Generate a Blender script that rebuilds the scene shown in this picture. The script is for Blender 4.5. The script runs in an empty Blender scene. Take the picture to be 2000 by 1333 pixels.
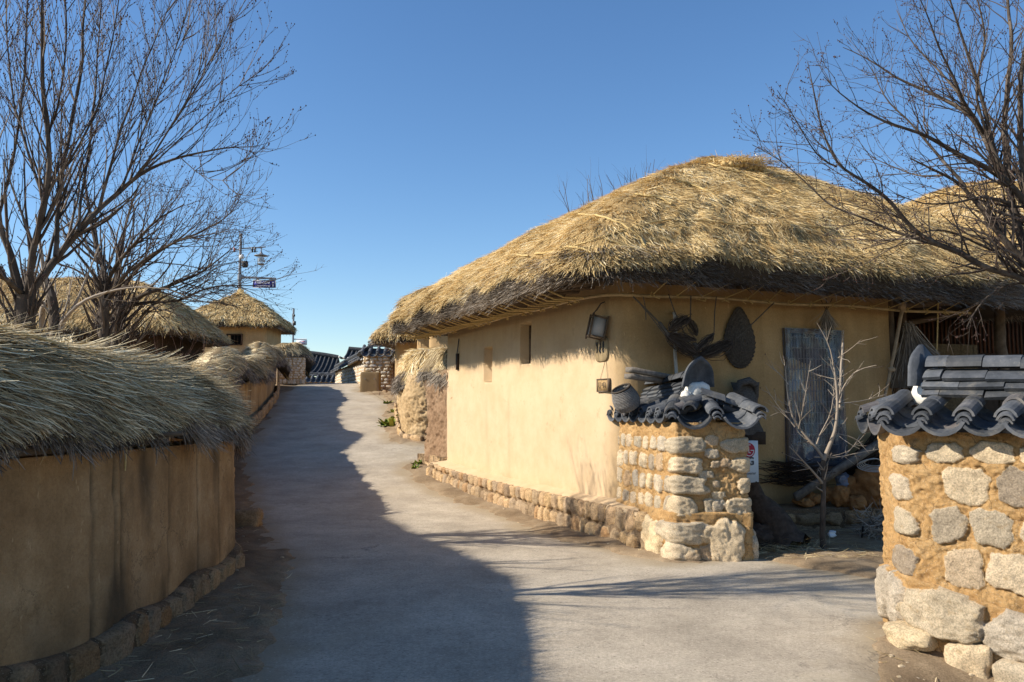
import bpy, math, random
import numpy as np
from mathutils import Vector, Matrix
random.seed(7); rng = np.random.default_rng(11)
A = np.array
S = bpy.context.scene
# ------------------------------------------------------------------ camera, world, sun, exposure
EYE = 1.6; FPX = 1570.0; HOR = 788.0
PITCH = math.atan((HOR-666.5)/FPX)
cam = bpy.data.objects.new('camera', bpy.data.cameras.new('camera')); S.collection.objects.link(cam)
cam.data.sensor_width = 36; cam.data.lens = 36*FPX/2000; cam.data.clip_start = .05; cam.data.clip_end = 3000
cam.location = (0, 0, EYE); cam.rotation_euler = (math.pi/2+PITCH, 0, 0); S.camera = cam
SUN_EL = 34.0; SUN_AZ = 9.0          # the sun stands to the left, slightly behind the camera
w = bpy.data.worlds.new('World'); S.world = w; w.use_nodes = True
nt = w.node_tree; sky = nt.nodes.new('ShaderNodeTexSky'); sky.sky_type = 'NISHITA'; sky.sun_disc = False
sky.sun_elevation = math.radians(SUN_EL); sky.sun_rotation = math.radians(-90-SUN_AZ)
sky.air_density = 1.0; sky.dust_density = .1; sky.ozone_density = 3.2
bg = nt.nodes['Background']; bg.inputs[1].default_value = .112
hs = nt.nodes.new('ShaderNodeHueSaturation'); hs.inputs['Saturation'].default_value = 1.15; hs.inputs['Hue'].default_value = .502; nt.links.new(sky.outputs[0], hs.inputs['Color']); nt.links.new(hs.outputs[0], bg.inputs[0])
sl = bpy.data.lights.new('sun', 'SUN'); sl.energy = 5.0; sl.angle = math.radians(.5); sl.color = (1, .93, .81)
so = bpy.data.objects.new('sun', sl); S.collection.objects.link(so)
e, a_ = math.radians(SUN_EL), math.radians(SUN_AZ)
TOSUN = Vector((-math.cos(e)*math.cos(a_), -math.cos(e)*math.sin(a_), math.sin(e)))
so.rotation_euler = TOSUN.to_track_quat('Z', 'Y').to_euler()
S.view_settings.view_transform = 'Standard'; S.view_settings.look = 'None'
S.view_settings.exposure = 0.58; S.view_settings.gamma = 1
try:
    S.cycles.max_bounces = 6; S.cycles.diffuse_bounces = 4; S.cycles.transparent_max_bounces = 8
except Exception: pass

# ------------------------------------------------------------------ noise
def _h(i, j, k):
    n = (i*374761393+j*668265263+k*2147483647+1013904223) & 0xffffffff
    n = ((n ^ (n >> 13))*1274126177) & 0xffffffff
    n = ((n ^ (n >> 16))*2246822519) & 0xffffffff
    return (n ^ (n >> 15))/2147483647.5-1
def vn(p):
    p = np.asarray(p, float); f = np.floor(p); u = p-f; u = u*u*(3-2*u); f = f.astype(np.int64)
    r = 0
    for a in (0, 1):
        wa = u[..., 0] if a else 1-u[..., 0]
        for b in (0, 1):
            wb = u[..., 1] if b else 1-u[..., 1]
            for c in (0, 1):
                wc = u[..., 2] if c else 1-u[..., 2]
                r = r+wa*wb*wc*_h(f[..., 0]+a, f[..., 1]+b, f[..., 2]+c)
    return r
def fbm(p, o=3):
    p = np.asarray(p, float); r = 0; a = 1
    for i in range(o): r = r+a*vn(p*2**i+17.3*i); a *= .5
    return r
def ss(a, b, x): t = np.clip((x-a)/(b-a), 0, 1); return t*t*(3-2*t)
def unit(v): v = np.asarray(v, float); return v/np.maximum(np.linalg.norm(v, axis=-1, keepdims=True), 1e-9)

# ------------------------------------------------------------------ terrain
def g0(x, y):
    x = np.asarray(x, float); y = np.asarray(y, float)
    up = .12*1.2*np.logaddexp(0, (y-14.3)/1.2)
    z = up-.25*1.5*np.logaddexp(0, (y-37.5)/1.5)+.13*1.5*np.logaddexp(0, (y-60)/1.5)
    z = z-.36*np.clip(5.5-y, 0, .9)*ss(1.9, 2.9, x)
    return z
def at(px, py, Y):      # a place Y metres ahead
    d = A([(px-1000)/FPX, 1, 0]); c, s = math.cos(PITCH), math.sin(PITCH)
    v = -(py-666.5)/FPX; yy = c-s*v; zz = s+c*v; k = Y/yy
    return A([(px-1000)/FPX*k, Y, EYE+zz*k])
def gpt(px, py):
    Y = 2.0; 
    for i in range(4000):
        p = at(px, py, Y)
        if p[2] < g0(p[0], p[1]): return p
        Y += .02
    return at(px, py, 36)

# ------------------------------------------------------------------ geometry accumulator
class Geo:
    def __init__(s): s.v = []; s.q = []; s.t = []; s.qm = []; s.tm = []; s.r = []; s.k = []; s.n = 0
    def add(s, v, f, rnd=0, msk=0, m=0):
        v = np.asarray(v, float).reshape(-1, 3); f = np.asarray(f, np.int64)
        if len(f) == 0: return
        s.v.append(v); s.r.append(np.broadcast_to(np.asarray(rnd, float).ravel() if np.ndim(rnd) else rnd, (len(v),)))
        s.k.append(np.broadcast_to(np.asarray(msk, float).ravel() if np.ndim(msk) else msk, (len(v),)))
        if f.shape[1] == 4: s.q.append(f+s.n); s.qm.append(np.full(len(f), m))
        else: s.t.append(f+s.n); s.tm.append(np.full(len(f), m))
        s.n += len(v)
    def grid(s, P, rnd=0, msk=0, m=0, cu=False, flip=False):
        P = np.asarray(P, float); a, b = P.shape[:2]
        i = np.arange(a if cu else a-1); j = np.arange(b-1); I, J = np.meshgrid(i, j, indexing='ij'); I2 = (I+1) % a
        f = np.stack([I*b+J, I2*b+J, I2*b+J+1, I*b+J+1], -1).reshape(-1, 4)
        if flip: f = f[:, ::-1]
        s.add(P, f, rnd, msk, m)
    def box(s, c, d, R=None, rnd=0, m=0, tap=1.0, bev=0.0):
        v = A([[x, y, z] for x in (-.5, .5) for y in (-.5, .5) for z in (-.5, .5)], float)
        v[v[:, 2] > 0, :2] *= tap; v = v*A(d, float)
        if R is not None: v = v@A(R, float).T
        s.add(v+A(c, float), [[0, 1, 3, 2], [4, 6, 7, 5], [0, 4, 5, 1], [2, 3, 7, 6], [0, 2, 6, 4], [1, 5, 7, 3]], rnd, 0, m)
    def bar(s, p, q, a, b=None, rnd=0, m=0, up=(0, 0, 1)):
        p, q = A(p, float), A(q, float); b = b or a; z = q-p; L = np.linalg.norm(z); z = z/L
        x = np.cross(A(up, float), z)
        if np.linalg.norm(x) < 1e-3: x = np.cross(A([1., 0, 0]), z)
        x = unit(x); y = np.cross(z, x); s.box((p+q)/2, (a, b, L), np.stack([x, y, z], 1), rnd, m)
    def tube(s, pts, rad, n=6, rnd=0, m=0, cap=True):
        P = np.asarray(pts, float); k = len(P); R = np.broadcast_to(np.asarray(rad, float), (k,))
        T = np.gradient(P, axis=0); T = unit(T); ref = A([0, 0, 1.]) if abs(T[0][2]) < .9 else A([1., 0, 0])
        x = unit(np.cross(T, ref+0*T)); bad = np.linalg.norm(np.cross(T, ref+0*T), axis=1) < .1
        for i in range(1, k):
            x[i] = unit(x[i-1]-T[i]*np.dot(x[i-1], T[i]))
        y = np.cross(T, x); a = np.arange(n)*2*math.pi/n
        V = P[:, None]+R[:, None, None]*(np.cos(a)[None, :, None]*x[:, None]+np.sin(a)[None, :, None]*y[:, None])
        s.grid(V.transpose(1, 0, 2), rnd, 0, m, cu=True, flip=True)
        if cap and n > 3:
            for e_ in (0, k-1):
                vv = np.vstack([V[e_], P[e_]]); f = [[i, (i+1) % n, n] for i in range(n)]
                s.add(vv, f, rnd if np.ndim(rnd) == 0 else 0, 0, m)
    def lathe(s, prof, c=(0, 0, 0), n=20, rnd=0, m=0, R=None):
        a = np.arange(n)*2*math.pi/n; pr = A(prof, float)
        V = np.stack([pr[None, :, 0]*np.cos(a)[:, None], pr[None, :, 0]*np.sin(a)[:, None], np.broadcast_to(pr[:, 1], (n, len(pr)))], -1)
        if R is not None: V = V@A(R, float).T
        s.grid(V+A(c, float), rnd, 0, m, cu=True)
    def rock(s, c, d, seed=0, res=10, rough=.22, R=None, rnd=.5, m=0, p=4, rz=0):
        L = np.linspace(-1, 1, res); vs = []
        for ax in range(3):
            for sg in (-1, 1):
                U, V = np.meshgrid(L, L, indexing='ij'); P = np.zeros((res, res, 3))
                P[..., ax] = sg; P[..., (ax+1) % 3] = U*sg; P[..., (ax+2) % 3] = V
                r = (np.abs(P)**p).sum(-1)**(1/p); P = P/r[..., None]
                P = P*(1+rough*fbm(P*1.3+seed*7.1, 3)[..., None]+rough*.25*fbm(P*6+seed*3.1, 2)[..., None])
                P = P*A(d, float)/2
                if rz: P = P@A([[math.cos(rz), math.sin(rz), 0], [-math.sin(rz), math.cos(rz), 0], [0, 0, 1]])
                if R is not None: P = P@A(R, float).T
                s.grid(P+A(c, float), rnd, 1, m)
    def parts(s):
        out = []; off = 0
        V = np.concatenate(s.v) if s.v else None
        if V is not None and s.t: out.append((V, np.concatenate(s.t)))
        return out
    def build(s, name, mats, parent=None, loc=None, smooth=True):
        V = np.concatenate(s.v) if s.v else np.zeros((0, 3))
        base = A(parent['_loc']) if parent is not None else (A(loc, float) if loc is not None else np.zeros(3))
        me = bpy.data.meshes.new(name); me.vertices.add(len(V)); me.vertices.foreach_set('co', (V-base).astype(np.float32).ravel())
        Q = np.concatenate(s.q) if s.q else np.zeros((0, 4), np.int64); T = np.concatenate(s.t) if s.t else np.zeros((0, 3), np.int64)
        me.loops.add(Q.size+T.size); me.loops.foreach_set('vertex_index', np.concatenate([Q.ravel(), T.ravel()]).astype(np.int32))
        me.polygons.add(len(Q)+len(T))
        ls = np.concatenate([np.arange(len(Q))*4, Q.size+np.arange(len(T))*3]).astype(np.int32)
        me.polygons.foreach_set('loop_start', ls)
        mi = np.concatenate((s.qm or [np.zeros(0)])+(s.tm or [np.zeros(0)])).astype(np.int32)
        me.polygons.foreach_set('material_index', mi)
        me.polygons.foreach_set('use_smooth', np.full(len(Q)+len(T), bool(smooth)))
        for nm, arr in (('rnd', s.r), ('msk', s.k)):
            at_ = me.attributes.new(nm, 'FLOAT', 'POINT'); at_.data.foreach_set('value', np.concatenate(arr).astype(np.float32))
        me.update(calc_edges=True)
        for mm in (mats if isinstance(mats, (list, tuple)) else [mats]): me.materials.append(mm)
        o = bpy.data.objects.new(name, me); S.collection.objects.link(o)
        o['_loc'] = tuple(base)
        if parent is not None: o.parent = parent
        else: o.location = tuple(base)
        return o
def tag(o, label, cat, group=None, kind=None):
    if label: o['label'] = label
    if cat: o['category'] = cat
    if group: o['group'] = group
    if kind: o['kind'] = kind
    return o
def thing(name, label, cat, loc, group=None):
    o = bpy.data.objects.new(name, None); S.collection.objects.link(o); o.location = tuple(float(t) for t in loc); o['_loc'] = tuple(float(t) for t in loc)
    o.empty_display_size = .2
    return tag(o, label, cat, group)

# ------------------------------------------------------------------ materials
def col(c): return (c[0], c[1], c[2], 1)
class MT:
    def __init__(s, name, rough=.9, spec=.2):
        s.m = bpy.data.materials.new(name); s.m.use_nodes = True; s.t = s.m.node_tree; s.b = s.t.nodes['Principled BSDF']
        s.b.inputs['Roughness'].default_value = rough; s.b.inputs['Specular IOR Level'].default_value = spec
        s.tc = s.t.nodes.new('ShaderNodeTexCoord').outputs['Object']
    def L(s, a, b): s.t.links.new(a, b)
    def noise(s, scale, det=6, rough=.6, vec=None, sc=None, dist=0):
        n = s.t.nodes.new('ShaderNodeTexNoise'); n.inputs['Scale'].default_value = scale; n.inputs['Detail'].default_value = det
        n.inputs['Roughness'].default_value = rough; n.inputs['Distortion'].default_value = dist
        v = vec or s.tc
        if sc:
            mp = s.t.nodes.new('ShaderNodeMapping'); mp.inputs['Scale'].default_value = sc; s.L(v, mp.inputs[0]); v = mp.outputs[0]
        s.L(v, n.inputs['Vector']); return n.outputs['Fac']
    def vor(s, scale, feat='F1', sc=None, rand=1):
        n = s.t.nodes.new('ShaderNodeTexVoronoi'); n.feature = feat; n.inputs['Scale'].default_value = scale; n.inputs['Randomness'].default_value = rand
        v = s.tc
        if sc:
            mp = s.t.nodes.new('ShaderNodeMapping'); mp.inputs['Scale'].default_value = sc; s.L(v, mp.inputs[0]); v = mp.outputs[0]
        s.L(v, n.inputs['Vector']); return n.outputs['Distance']
    def attr(s, name): n = s.t.nodes.new('ShaderNodeAttribute'); n.attribute_name = name; return n.outputs['Fac']
    def ramp(s, fac, stops):
        n = s.t.nodes.new('ShaderNodeValToRGB'); cr = n.color_ramp
        while len(cr.elements) > 1: cr.elements.remove(cr.elements[-1])
        cr.elements[0].position = stops[0][0]; cr.elements[0].color = col(stops[0][1]) if np.ndim(stops[0][1]) else (stops[0][1],)*3+(1,)
        for p, c in stops[1:]:
            e_ = cr.elements.new(p); e_.color = col(c) if np.ndim(c) else (c, c, c, 1)
        s.L(fac, n.inputs[0]); return n.outputs[0]
    def mix(s, f, a, b, mode='MIX'):
        n = s.t.nodes.new('ShaderNodeMixRGB'); n.blend_type = mode
        for i, x in ((0, f), (1, a), (2, b)):
            if isinstance(x, (int, float)): n.inputs[i].default_value = x if i == 0 else (x, x, x, 1)
            elif isinstance(x, tuple): n.inputs[i].default_value = col(x)
            else: s.L(x, n.inputs[i])
        return n.outputs[0]
    def math(s, op, a, b=0.0):
        n = s.t.nodes.new('ShaderNodeMath'); n.operation = op
        for i, x in ((0, a), (1, b)):
            if isinstance(x, (int, float)): n.inputs[i].default_value = x
            else: s.L(x, n.inputs[i])
        return n.outputs[0]
    def z(s):
        n = s.t.nodes.new('ShaderNodeSeparateXYZ'); s.L(s.tc, n.inputs[0]); return n.outputs[2]
    def color(s, c): s.L(c, s.b.inputs['Base Color']); return s
    def bump(s, h, st=.3, dist=.01):
        n = s.t.nodes.new('ShaderNodeBump'); n.inputs['Strength'].default_value = st; n.inputs['Distance'].default_value = dist
        s.L(h, n.inputs['Height']); s.L(n.outputs[0], s.b.inputs['Normal']); return s
def flat(name, c, rough=.7, spec=.3, metal=0, var=.25, scale=20, bump=.15):
    m = MT(name, rough, spec); f = m.noise(scale)
    m.color(m.ramp(f, [(.25, tuple(x*(1-var) for x in c)), (.75, tuple(min(1, x*(1+var)) for x in c))])); m.b.inputs['Metallic'].default_value = metal
    if bump: m.bump(m.noise(scale*3), bump, .005)
    return m.m
def straw_mat(name, stops, patch=.35, pscale=1.2):
    m = MT(name, .75, .25); c = m.ramp(m.attr('rnd'), stops); n = m.noise(pscale, 5)
    c = m.mix(1, c, m.ramp(n, [(.3, 1-patch), (.7, 1.08)]), 'MULTIPLY'); m.color(c); return m.m
M = {}
M['straw'] = straw_mat('golden_straw', [(0, (.22, .135, .05)), (.35, (.55, .375, .155)), (.7, (.76, .56, .26)), (1, (.95, .82, .54))], .2)
M['straw_old'] = straw_mat('weathered_straw', [(0, (.13, .085, .04)), (.4, (.39, .28, .13)), (.75, (.60, .45, .23)), (1, (.88, .72, .45))])
M['straw_green'] = straw_mat('dull_straw', [(0, (.11, .078, .035)), (.4, (.36, .26, .125)), (.75, (.60, .46, .25)), (1, (.95, .80, .52))], .3, 2)
M['butt'] = straw_mat('grey_straw_butts', [(0, (.06, .046, .034)), (.5, (.26, .21, .16)), (1, (.58, .49, .39))])
M['rope'] = flat('straw_rope', (.52, .38, .17), .85, .1, 0, .3, 60, .5)
M['oldrope'] = flat('dark_old_rope', (.10, .085, .07), .9, .1, 0, .4, 60, .5)
M['wood'] = flat('weathered_wood', (.13, .095, .065), .85, .15, 0, .5, 8, .5)
M['darkwood'] = flat('dark_timber', (.045, .028, .018), .8, .2, 0, .5, 10, .4)
M['palewood'] = flat('bare_pale_wood', (.33, .24, .15), .85, .15, 0, .35, 12, .4)
M['greywood'] = flat('grey_plank_wood', (.17, .145, .12), .85, .15, 0, .5, 14, .5)
M['bamboo'] = flat('dry_bamboo', (.40, .29, .15), .55, .4, 0, .35, 10, .2)
M['tile'] = MT('grey_roof_tile', .55, .35)
_m = M['tile']; _c = _m.ramp(_m.noise(9, 6), [(.3, (.038, .043, .05)), (.55, (.075, .08, .09)), (.8, (.135, .136, .14))])
_c = _m.mix(_m.ramp(_m.noise(60, 3), [(.62, 0.), (.75, .5)]), _c, (.2, .19, .17)); _c = _m.mix(1, _c, _m.ramp(_m.attr('rnd'), [(0, (.55, .54, .52)), (.5, (1., 1., 1.)), (.93, (1.35, 1.33, 1.28)), (1, (1.7, 1.35, 1.1))]), 'MULTIPLY'); _c = _m.mix(_m.ramp(_m.noise(3.5, 8, .75), [(.54, 0.), (.70, .55)]), _c, (.23, .20, .155)); _m.color(_c); _m.b.inputs['Roughness'].default_value = .7; _m.bump(_m.mix(.5, _m.noise(90, 4), _m.noise(14, 5)), .5, .006); M['tile'] = _m.m
M['lime'] = flat('white_lime_plaster', (.66, .62, .55), .9, .1, 0, .2, 12, .5)
M['metal'] = flat('galvanised_grey_metal', (.22, .23, .25), .45, .5, .4, .2, 15, .1)
M['dark'] = flat('dark_interior', (.012, .010, .008), .95, .05, 0, .3, 4, 0)
M['black'] = flat('black_plastic', (.02, .02, .022), .5, .4, 0, .2, 10, 0)
M['white'] = flat('white_paint', (.72, .72, .72), .45, .4, 0, .06, 4, .02)
def wall_clay(name, c1, c2, c3, stain=(.10, .075, .05), stain_amt=.6, streak=True, b=.5, bs=30, pale=None, sc=1.6, crack=.5, chip=.25):
    m = MT(name, .95, .1); f = m.noise(sc, 8, .65)
    c = m.ramp(f, [(.28, c1), (.5, c2), (.72, c3)])
    if streak: c = m.mix(.55, c, m.ramp(m.noise(7, 5, .6, sc=(1, 1, .1)), [(.3, .72), (.62, 1.06)]), 'MULTIPLY')
    c = m.mix(.6, c, m.ramp(m.noise(48, 6, .8), [(.3, .62), (.6, 1.1)]), 'MULTIPLY')
    c = m.mix(m.ramp(m.vor(42), [(.07, .5), (.12, 0.)]), c, stain); c = m.mix(m.ramp(m.noise(30, 2, .5, sc=(1, 1, .35)), [(.70, 0.), (.74, .5)]), c, tuple(min(1, x*1.25) for x in c3))
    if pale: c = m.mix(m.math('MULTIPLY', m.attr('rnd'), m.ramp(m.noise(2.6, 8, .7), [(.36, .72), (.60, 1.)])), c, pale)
    n_ = m.t.nodes.new('ShaderNodeTexNoise'); n_.inputs['Scale'].default_value = 2.2; n_.inputs['Detail'].default_value = 9; n_.inputs['Roughness'].default_value = .7; m.L(m.tc, n_.inputs['Vector'])
    x_ = m.t.nodes.new('ShaderNodeVectorMath'); x_.operation = 'MULTIPLY_ADD'; m.L(n_.outputs['Color'], x_.inputs[0]); x_.inputs[1].default_value = (.9, .9, .9); m.L(m.tc, x_.inputs[2])
    v_ = m.t.nodes.new('ShaderNodeTexVoronoi'); v_.feature = 'DISTANCE_TO_EDGE'; v_.inputs['Scale'].default_value = 1.1; m.L(x_.outputs[0], v_.inputs['Vector'])
    ck = m.math('MULTIPLY', m.ramp(v_.outputs['Distance'], [(.0, crack), (.007, 0.)]), m.ramp(m.noise(1.3, 4), [(.47, 0.), (.55, 1.)]))
    c = m.mix(ck, c, stain)
    ch = m.ramp(m.noise(3.4, 7, .75), [(.62, 0.), (.655, chip)]); c = m.mix(ch, c, tuple(x*.62 for x in c2))
    c = m.mix(m.math('MULTIPLY', m.attr('msk'), stain_amt), c, stain)
    m.color(c); h = m.mix(.5, m.noise(bs, 8, .7), m.noise(bs*6, 3)); m.bump(h, b, .012); return m.m
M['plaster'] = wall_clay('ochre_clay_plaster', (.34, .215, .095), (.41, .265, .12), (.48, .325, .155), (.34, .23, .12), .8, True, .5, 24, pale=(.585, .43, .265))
M['plaster_left'] = wall_clay('stained_clay_wall', (.25, .145, .068), (.37, .225, .108), (.50, .33, .175), (.05, .04, .028), .8, True, .9, 26, sc=2.6, crack=.9, chip=.55)
M['plaster_far'] = wall_clay('far_clay_wall', (.40, .26, .13), (.48, .32, .16), (.54, .38, .21), (.1, .08, .05), .6, True, .3, 12)
M['earth'] = wall_clay('rough_earth_wall', (.36, .24, .12), (.46, .32, .17), (.56, .41, .24), (.16, .11, .06), .6, False, 1., 14)
M['redearth'] = wall_clay('dark_red_earth_wall', (.19, .115, .065), (.27, .17, .10), (.36, .25, .155), (.1, .07, .04), .6, False, .8, 40)
def masonry(name, clay=((.41, .225, .085), (.58, .35, .145), (.68, .46, .23)), dark=1.0, spk=90, tint=None):
    m = MT(name, .93, .15)
    c = m.ramp(m.noise(5, 8, .7), [(.28, clay[0]), (.5, clay[1]), (.72, clay[2])])
    c = m.mix(.7, c, m.ramp(m.noise(38, 6, .75), [(.3, .5), (.5, 1.), (.7, 1.2)]), 'MULTIPLY')
    def wv(sc, amt):
        n_ = m.t.nodes.new('ShaderNodeTexNoise'); n_.inputs['Scale'].default_value = 6; n_.inputs['Detail'].default_value = 6; m.L(m.tc, n_.inputs['Vector'])
        x_ = m.t.nodes.new('ShaderNodeVectorMath'); x_.operation = 'MULTIPLY_ADD'; m.L(n_.outputs['Color'], x_.inputs[0]); x_.inputs[1].default_value = (amt,)*3; m.L(m.tc, x_.inputs[2])
        v_ = m.t.nodes.new('ShaderNodeTexVoronoi'); v_.feature = 'DISTANCE_TO_EDGE'; v_.inputs['Scale'].default_value = sc; m.L(x_.outputs[0], v_.inputs['Vector']); return v_.outputs['Distance']
    ck = m.ramp(wv(7, .25), [(.0, .85), (.022, 0.)]); c = m.mix(m.math('MULTIPLY', ck, m.ramp(m.noise(2.5, 3), [(.42, 0.), (.55, 1.)])), c, (.13, .075, .035))
    c = m.mix(m.ramp(m.vor(75), [(.16, .7), (.24, 0.)]), c, (.62, .50, .34))
    c = m.mix(m.ramp(m.noise(75, 3, .8), [(.30, .8), (.40, 0.)]), c, (.17, .10, .05))
    t = m.ramp(m.attr('rnd'), [(0, (.36, .31, .26)), (.2, (.50, .45, .37)), (.4, (.70, .59, .44)), (.55, (.50, .46, .41)), (.7, (.74, .62, .43)), (.85, (.58, .50, .40)), (1, (.50, .36, .23))])
    if tint: t = m.mix(1, t, tint, 'MULTIPLY')
    if dark != 1: t = m.mix(1, t, dark, 'MULTIPLY')
    t = m.mix(.8, t, m.ramp(m.noise(spk, 4, .75), [(.33, .5), (.5, 1.05), (.66, 1.45)]), 'MULTIPLY')
    t = m.mix(.8, t, m.ramp(m.noise(9, 6, .65), [(.3, .72), (.65, 1.25)]), 'MULTIPLY')
    t = m.mix(m.ramp(m.noise(14, 5, .6), [(.60, 0.), (.72, .45)]), t, (.42, .26, .10))
    t = m.mix(m.ramp(m.noise(6.3, 7, .7), [(.62, 0.), (.7, .55)]), t, (.10, .095, .085))
    f = m.ramp(m.math('ADD', m.attr('msk'), m.math('MULTIPLY', m.math('SUBTRACT', m.noise(30, 4), .5), .9)), [(.42, 0.), (.58, 1.)])
    m.color(m.mix(f, c, t)); h = m.mix(.5, m.noise(30, 9, .8), m.noise(110, 4, .8)); m.bump(h, 1., .03); return m.m
M['masonry'] = masonry('stone_and_clay_masonry', tint=(1., .91, .77))
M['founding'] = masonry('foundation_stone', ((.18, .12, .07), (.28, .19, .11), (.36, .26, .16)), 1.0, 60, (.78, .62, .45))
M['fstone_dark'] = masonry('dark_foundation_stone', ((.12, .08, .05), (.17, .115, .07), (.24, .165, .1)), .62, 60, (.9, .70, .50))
M['masonry_far'] = masonry('far_stone_masonry', ((.34, .21, .10), (.42, .27, .13), (.5, .34, .18)), 1.0, 30)
M['bark'] = MT('grey_bark', .9, .15)
_m = M['bark']; _m.color(_m.ramp(_m.noise(9, 6, .6, sc=(1, 1, .5)), [(.3, (.04, .03, .023)), (.55, (.10, .078, .06)), (.75, (.22, .18, .145))])); _m.bump(_m.noise(60, 5, .6, sc=(1, 1, .3)), .6, .008); M['bark'] = _m.m
M['twig'] = straw_mat('twig_bark', [(0, (.035, .025, .02)), (.5, (.085, .062, .048)), (1, (.20, .155, .12))], .2)
M['twigpale'] = straw_mat('pale_twig', [(0, (.16, .125, .095)), (.5, (.32, .26, .20)), (1, (.50, .42, .33))], .2)
M['bud'] = flat('dark_bud', (.07, .035, .028), .8, .2, 0, .4, 40, 0)
M['shrub'] = straw_mat('red_brown_twig', [(0, (.06, .028, .022)), (.5, (.15, .075, .055)), (1, (.28, .17, .13))], .2)
# road and dirt
m = MT('worn_concrete_road', .9, .2)
c = m.ramp(m.noise(1.1, 9, .62), [(.28, (.345, .29, .22)), (.5, (.45, .38, .29)), (.75, (.56, .48, .37))])
c = m.mix(.55, c, m.ramp(m.noise(11, 9, .8), [(.3, .68), (.62, 1.1)]), 'MULTIPLY')
_nn = m.t.nodes.new('ShaderNodeTexNoise'); _nn.inputs['Scale'].default_value = 1.7; _nn.inputs['Detail'].default_value = 9; _nn.inputs['Roughness'].default_value = .7; m.L(m.tc, _nn.inputs['Vector'])
_vm = m.t.nodes.new('ShaderNodeVectorMath'); _vm.operation = 'MULTIPLY_ADD'; m.L(_nn.outputs['Color'], _vm.inputs[0]); _vm.inputs[1].default_value = (1.6, 1.6, 0); m.L(m.tc, _vm.inputs[2])
_vv = m.t.nodes.new('ShaderNodeTexVoronoi'); _vv.feature = 'DISTANCE_TO_EDGE'; _vv.inputs['Scale'].default_value = .42; m.L(_vm.outputs[0], _vv.inputs['Vector'])
_ck = m.math('MULTIPLY', m.ramp(_vv.outputs['Distance'], [(.0, .8), (.005, 0.)]), m.ramp(m.noise(.9, 4), [(.50, 0.), (.60, 1.)]))
c = m.mix(.8, c, m.ramp(m.noise(42, 8, .9), [(.36, .55), (.5, 1.), (.64, 1.4)]), 'MULTIPLY')
c = m.mix(.7, c, m.ramp(m.noise(2.6, 9, .75), [(.34, .82), (.6, 1.05)]), 'MULTIPLY')
c = m.mix(m.ramp(m.noise(.7, 8, .7, dist=.6), [(.55, 0.), (.70, .6)]), c, (.42, .345, .24))
c = m.mix(m.math('MULTIPLY', m.attr('msk'), .8), c, (.33, .255, .16))
c = m.mix(_ck, c, (.12, .10, .08)); c = m.mix(m.ramp(m.vor(17), [(.10, .65), (.16, 0.)]), c, (.17, .145, .11)); c = m.mix(m.ramp(m.vor(23), [(.10, .6), (.16, 0.)]), c, (.62, .55, .43))
m.color(c); m.bump(m.mix(.45, m.noise(120, 5, .8), m.noise(22, 8, .75)), .9, .012); M['road'] = m.m
m = MT('dry_dirt', .97, .05)
c = m.ramp(m.noise(1.7, 9, .68), [(.28, (.18, .125, .075)), (.5, (.29, .21, .13)), (.72, (.40, .305, .20))])
c = m.mix(.8, c, m.ramp(m.noise(70, 5, .75), [(.3, .5), (.5, 1.), (.72, 1.35)]), 'MULTIPLY')
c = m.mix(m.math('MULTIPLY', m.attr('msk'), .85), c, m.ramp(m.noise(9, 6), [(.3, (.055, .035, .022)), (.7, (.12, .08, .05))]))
m.color(c); m.bump(m.mix(.5, m.noise(22, 9, .75), m.noise(110, 4, .7)), 1., .02); M['dirt'] = m.m

# ------------------------------------------------------------------ straw strands
def strands(G, P, D, N, L, W, rnd, bend=0., droop=.0, K=3, m=0, roll=.7, wob=.12):
    n = len(P)
    if n == 0: return
    P = A(P, float); D = unit(D); N = unit(N); L = np.broadcast_to(L, (n,)); W = np.broadcast_to(W, (n,)); bend = np.broadcast_to(bend, (n,))
    t = np.linspace(0, 1, K+1)[None, :, None]; Lx = L[:, None, None]
    side = unit(np.cross(D, N)); b2 = np.cross(side, D)
    wv = rng.normal(0, wob, (n, 1, 1))*side[:, None]
    pts = P[:, None]+D[:, None]*Lx*t+N[:, None]*bend[:, None, None]*Lx*t**2+wv*Lx*t**2
    pts[..., 2] -= (droop*Lx*t**2)[..., 0]
    a = rng.uniform(-roll, roll, n)[:, None]
    sd = side*np.cos(a)+b2*np.sin(a)
    hw = (W[:, None, None]*.5*(1-.6*t**2))
    V = np.stack([pts-sd[:, None]*hw, pts+sd[:, None]*hw], 2)       # n,K+1,2,3
    i = np.arange(n)[:, None]*(K+1)*2+np.arange(K)[None]*2
    F = np.stack([i, i+1, i+3, i+2], -1).reshape(-1, 4)
    G.add(V, F, np.repeat(rnd, (K+1)*2), 0, m)

def roundpath(pts, r, closed=False, seg=6):
    pts = [A(p[:2], float) for p in pts]; n = len(pts); out = []
    for i, p in enumerate(pts):
        if not closed and i in (0, n-1): out.append(p); continue
        a, b = pts[i-1], pts[(i+1) % n]; da, db = a-p, b-p; la, lb = np.linalg.norm(da), np.linalg.norm(db)
        rr = min(r, la*.45, lb*.45); q0, q1 = p+da/la*rr, p+db/lb*rr
        for k in range(seg+1):
            t = k/seg; out.append((1-t)**2*q0+2*t*(1-t)*p+t*t*q1)
    if closed: out.append(out[0])
    return A(out)
def resample(P, res):
    d = np.r_[0, np.cumsum(np.linalg.norm(np.diff(P, axis=0), axis=1))]; n = max(2, int(d[-1]/res)+1); s = np.linspace(0, d[-1], n)
    return np.stack([np.interp(s, d, P[:, k]) for k in range(P.shape[1])], 1), s

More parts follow.
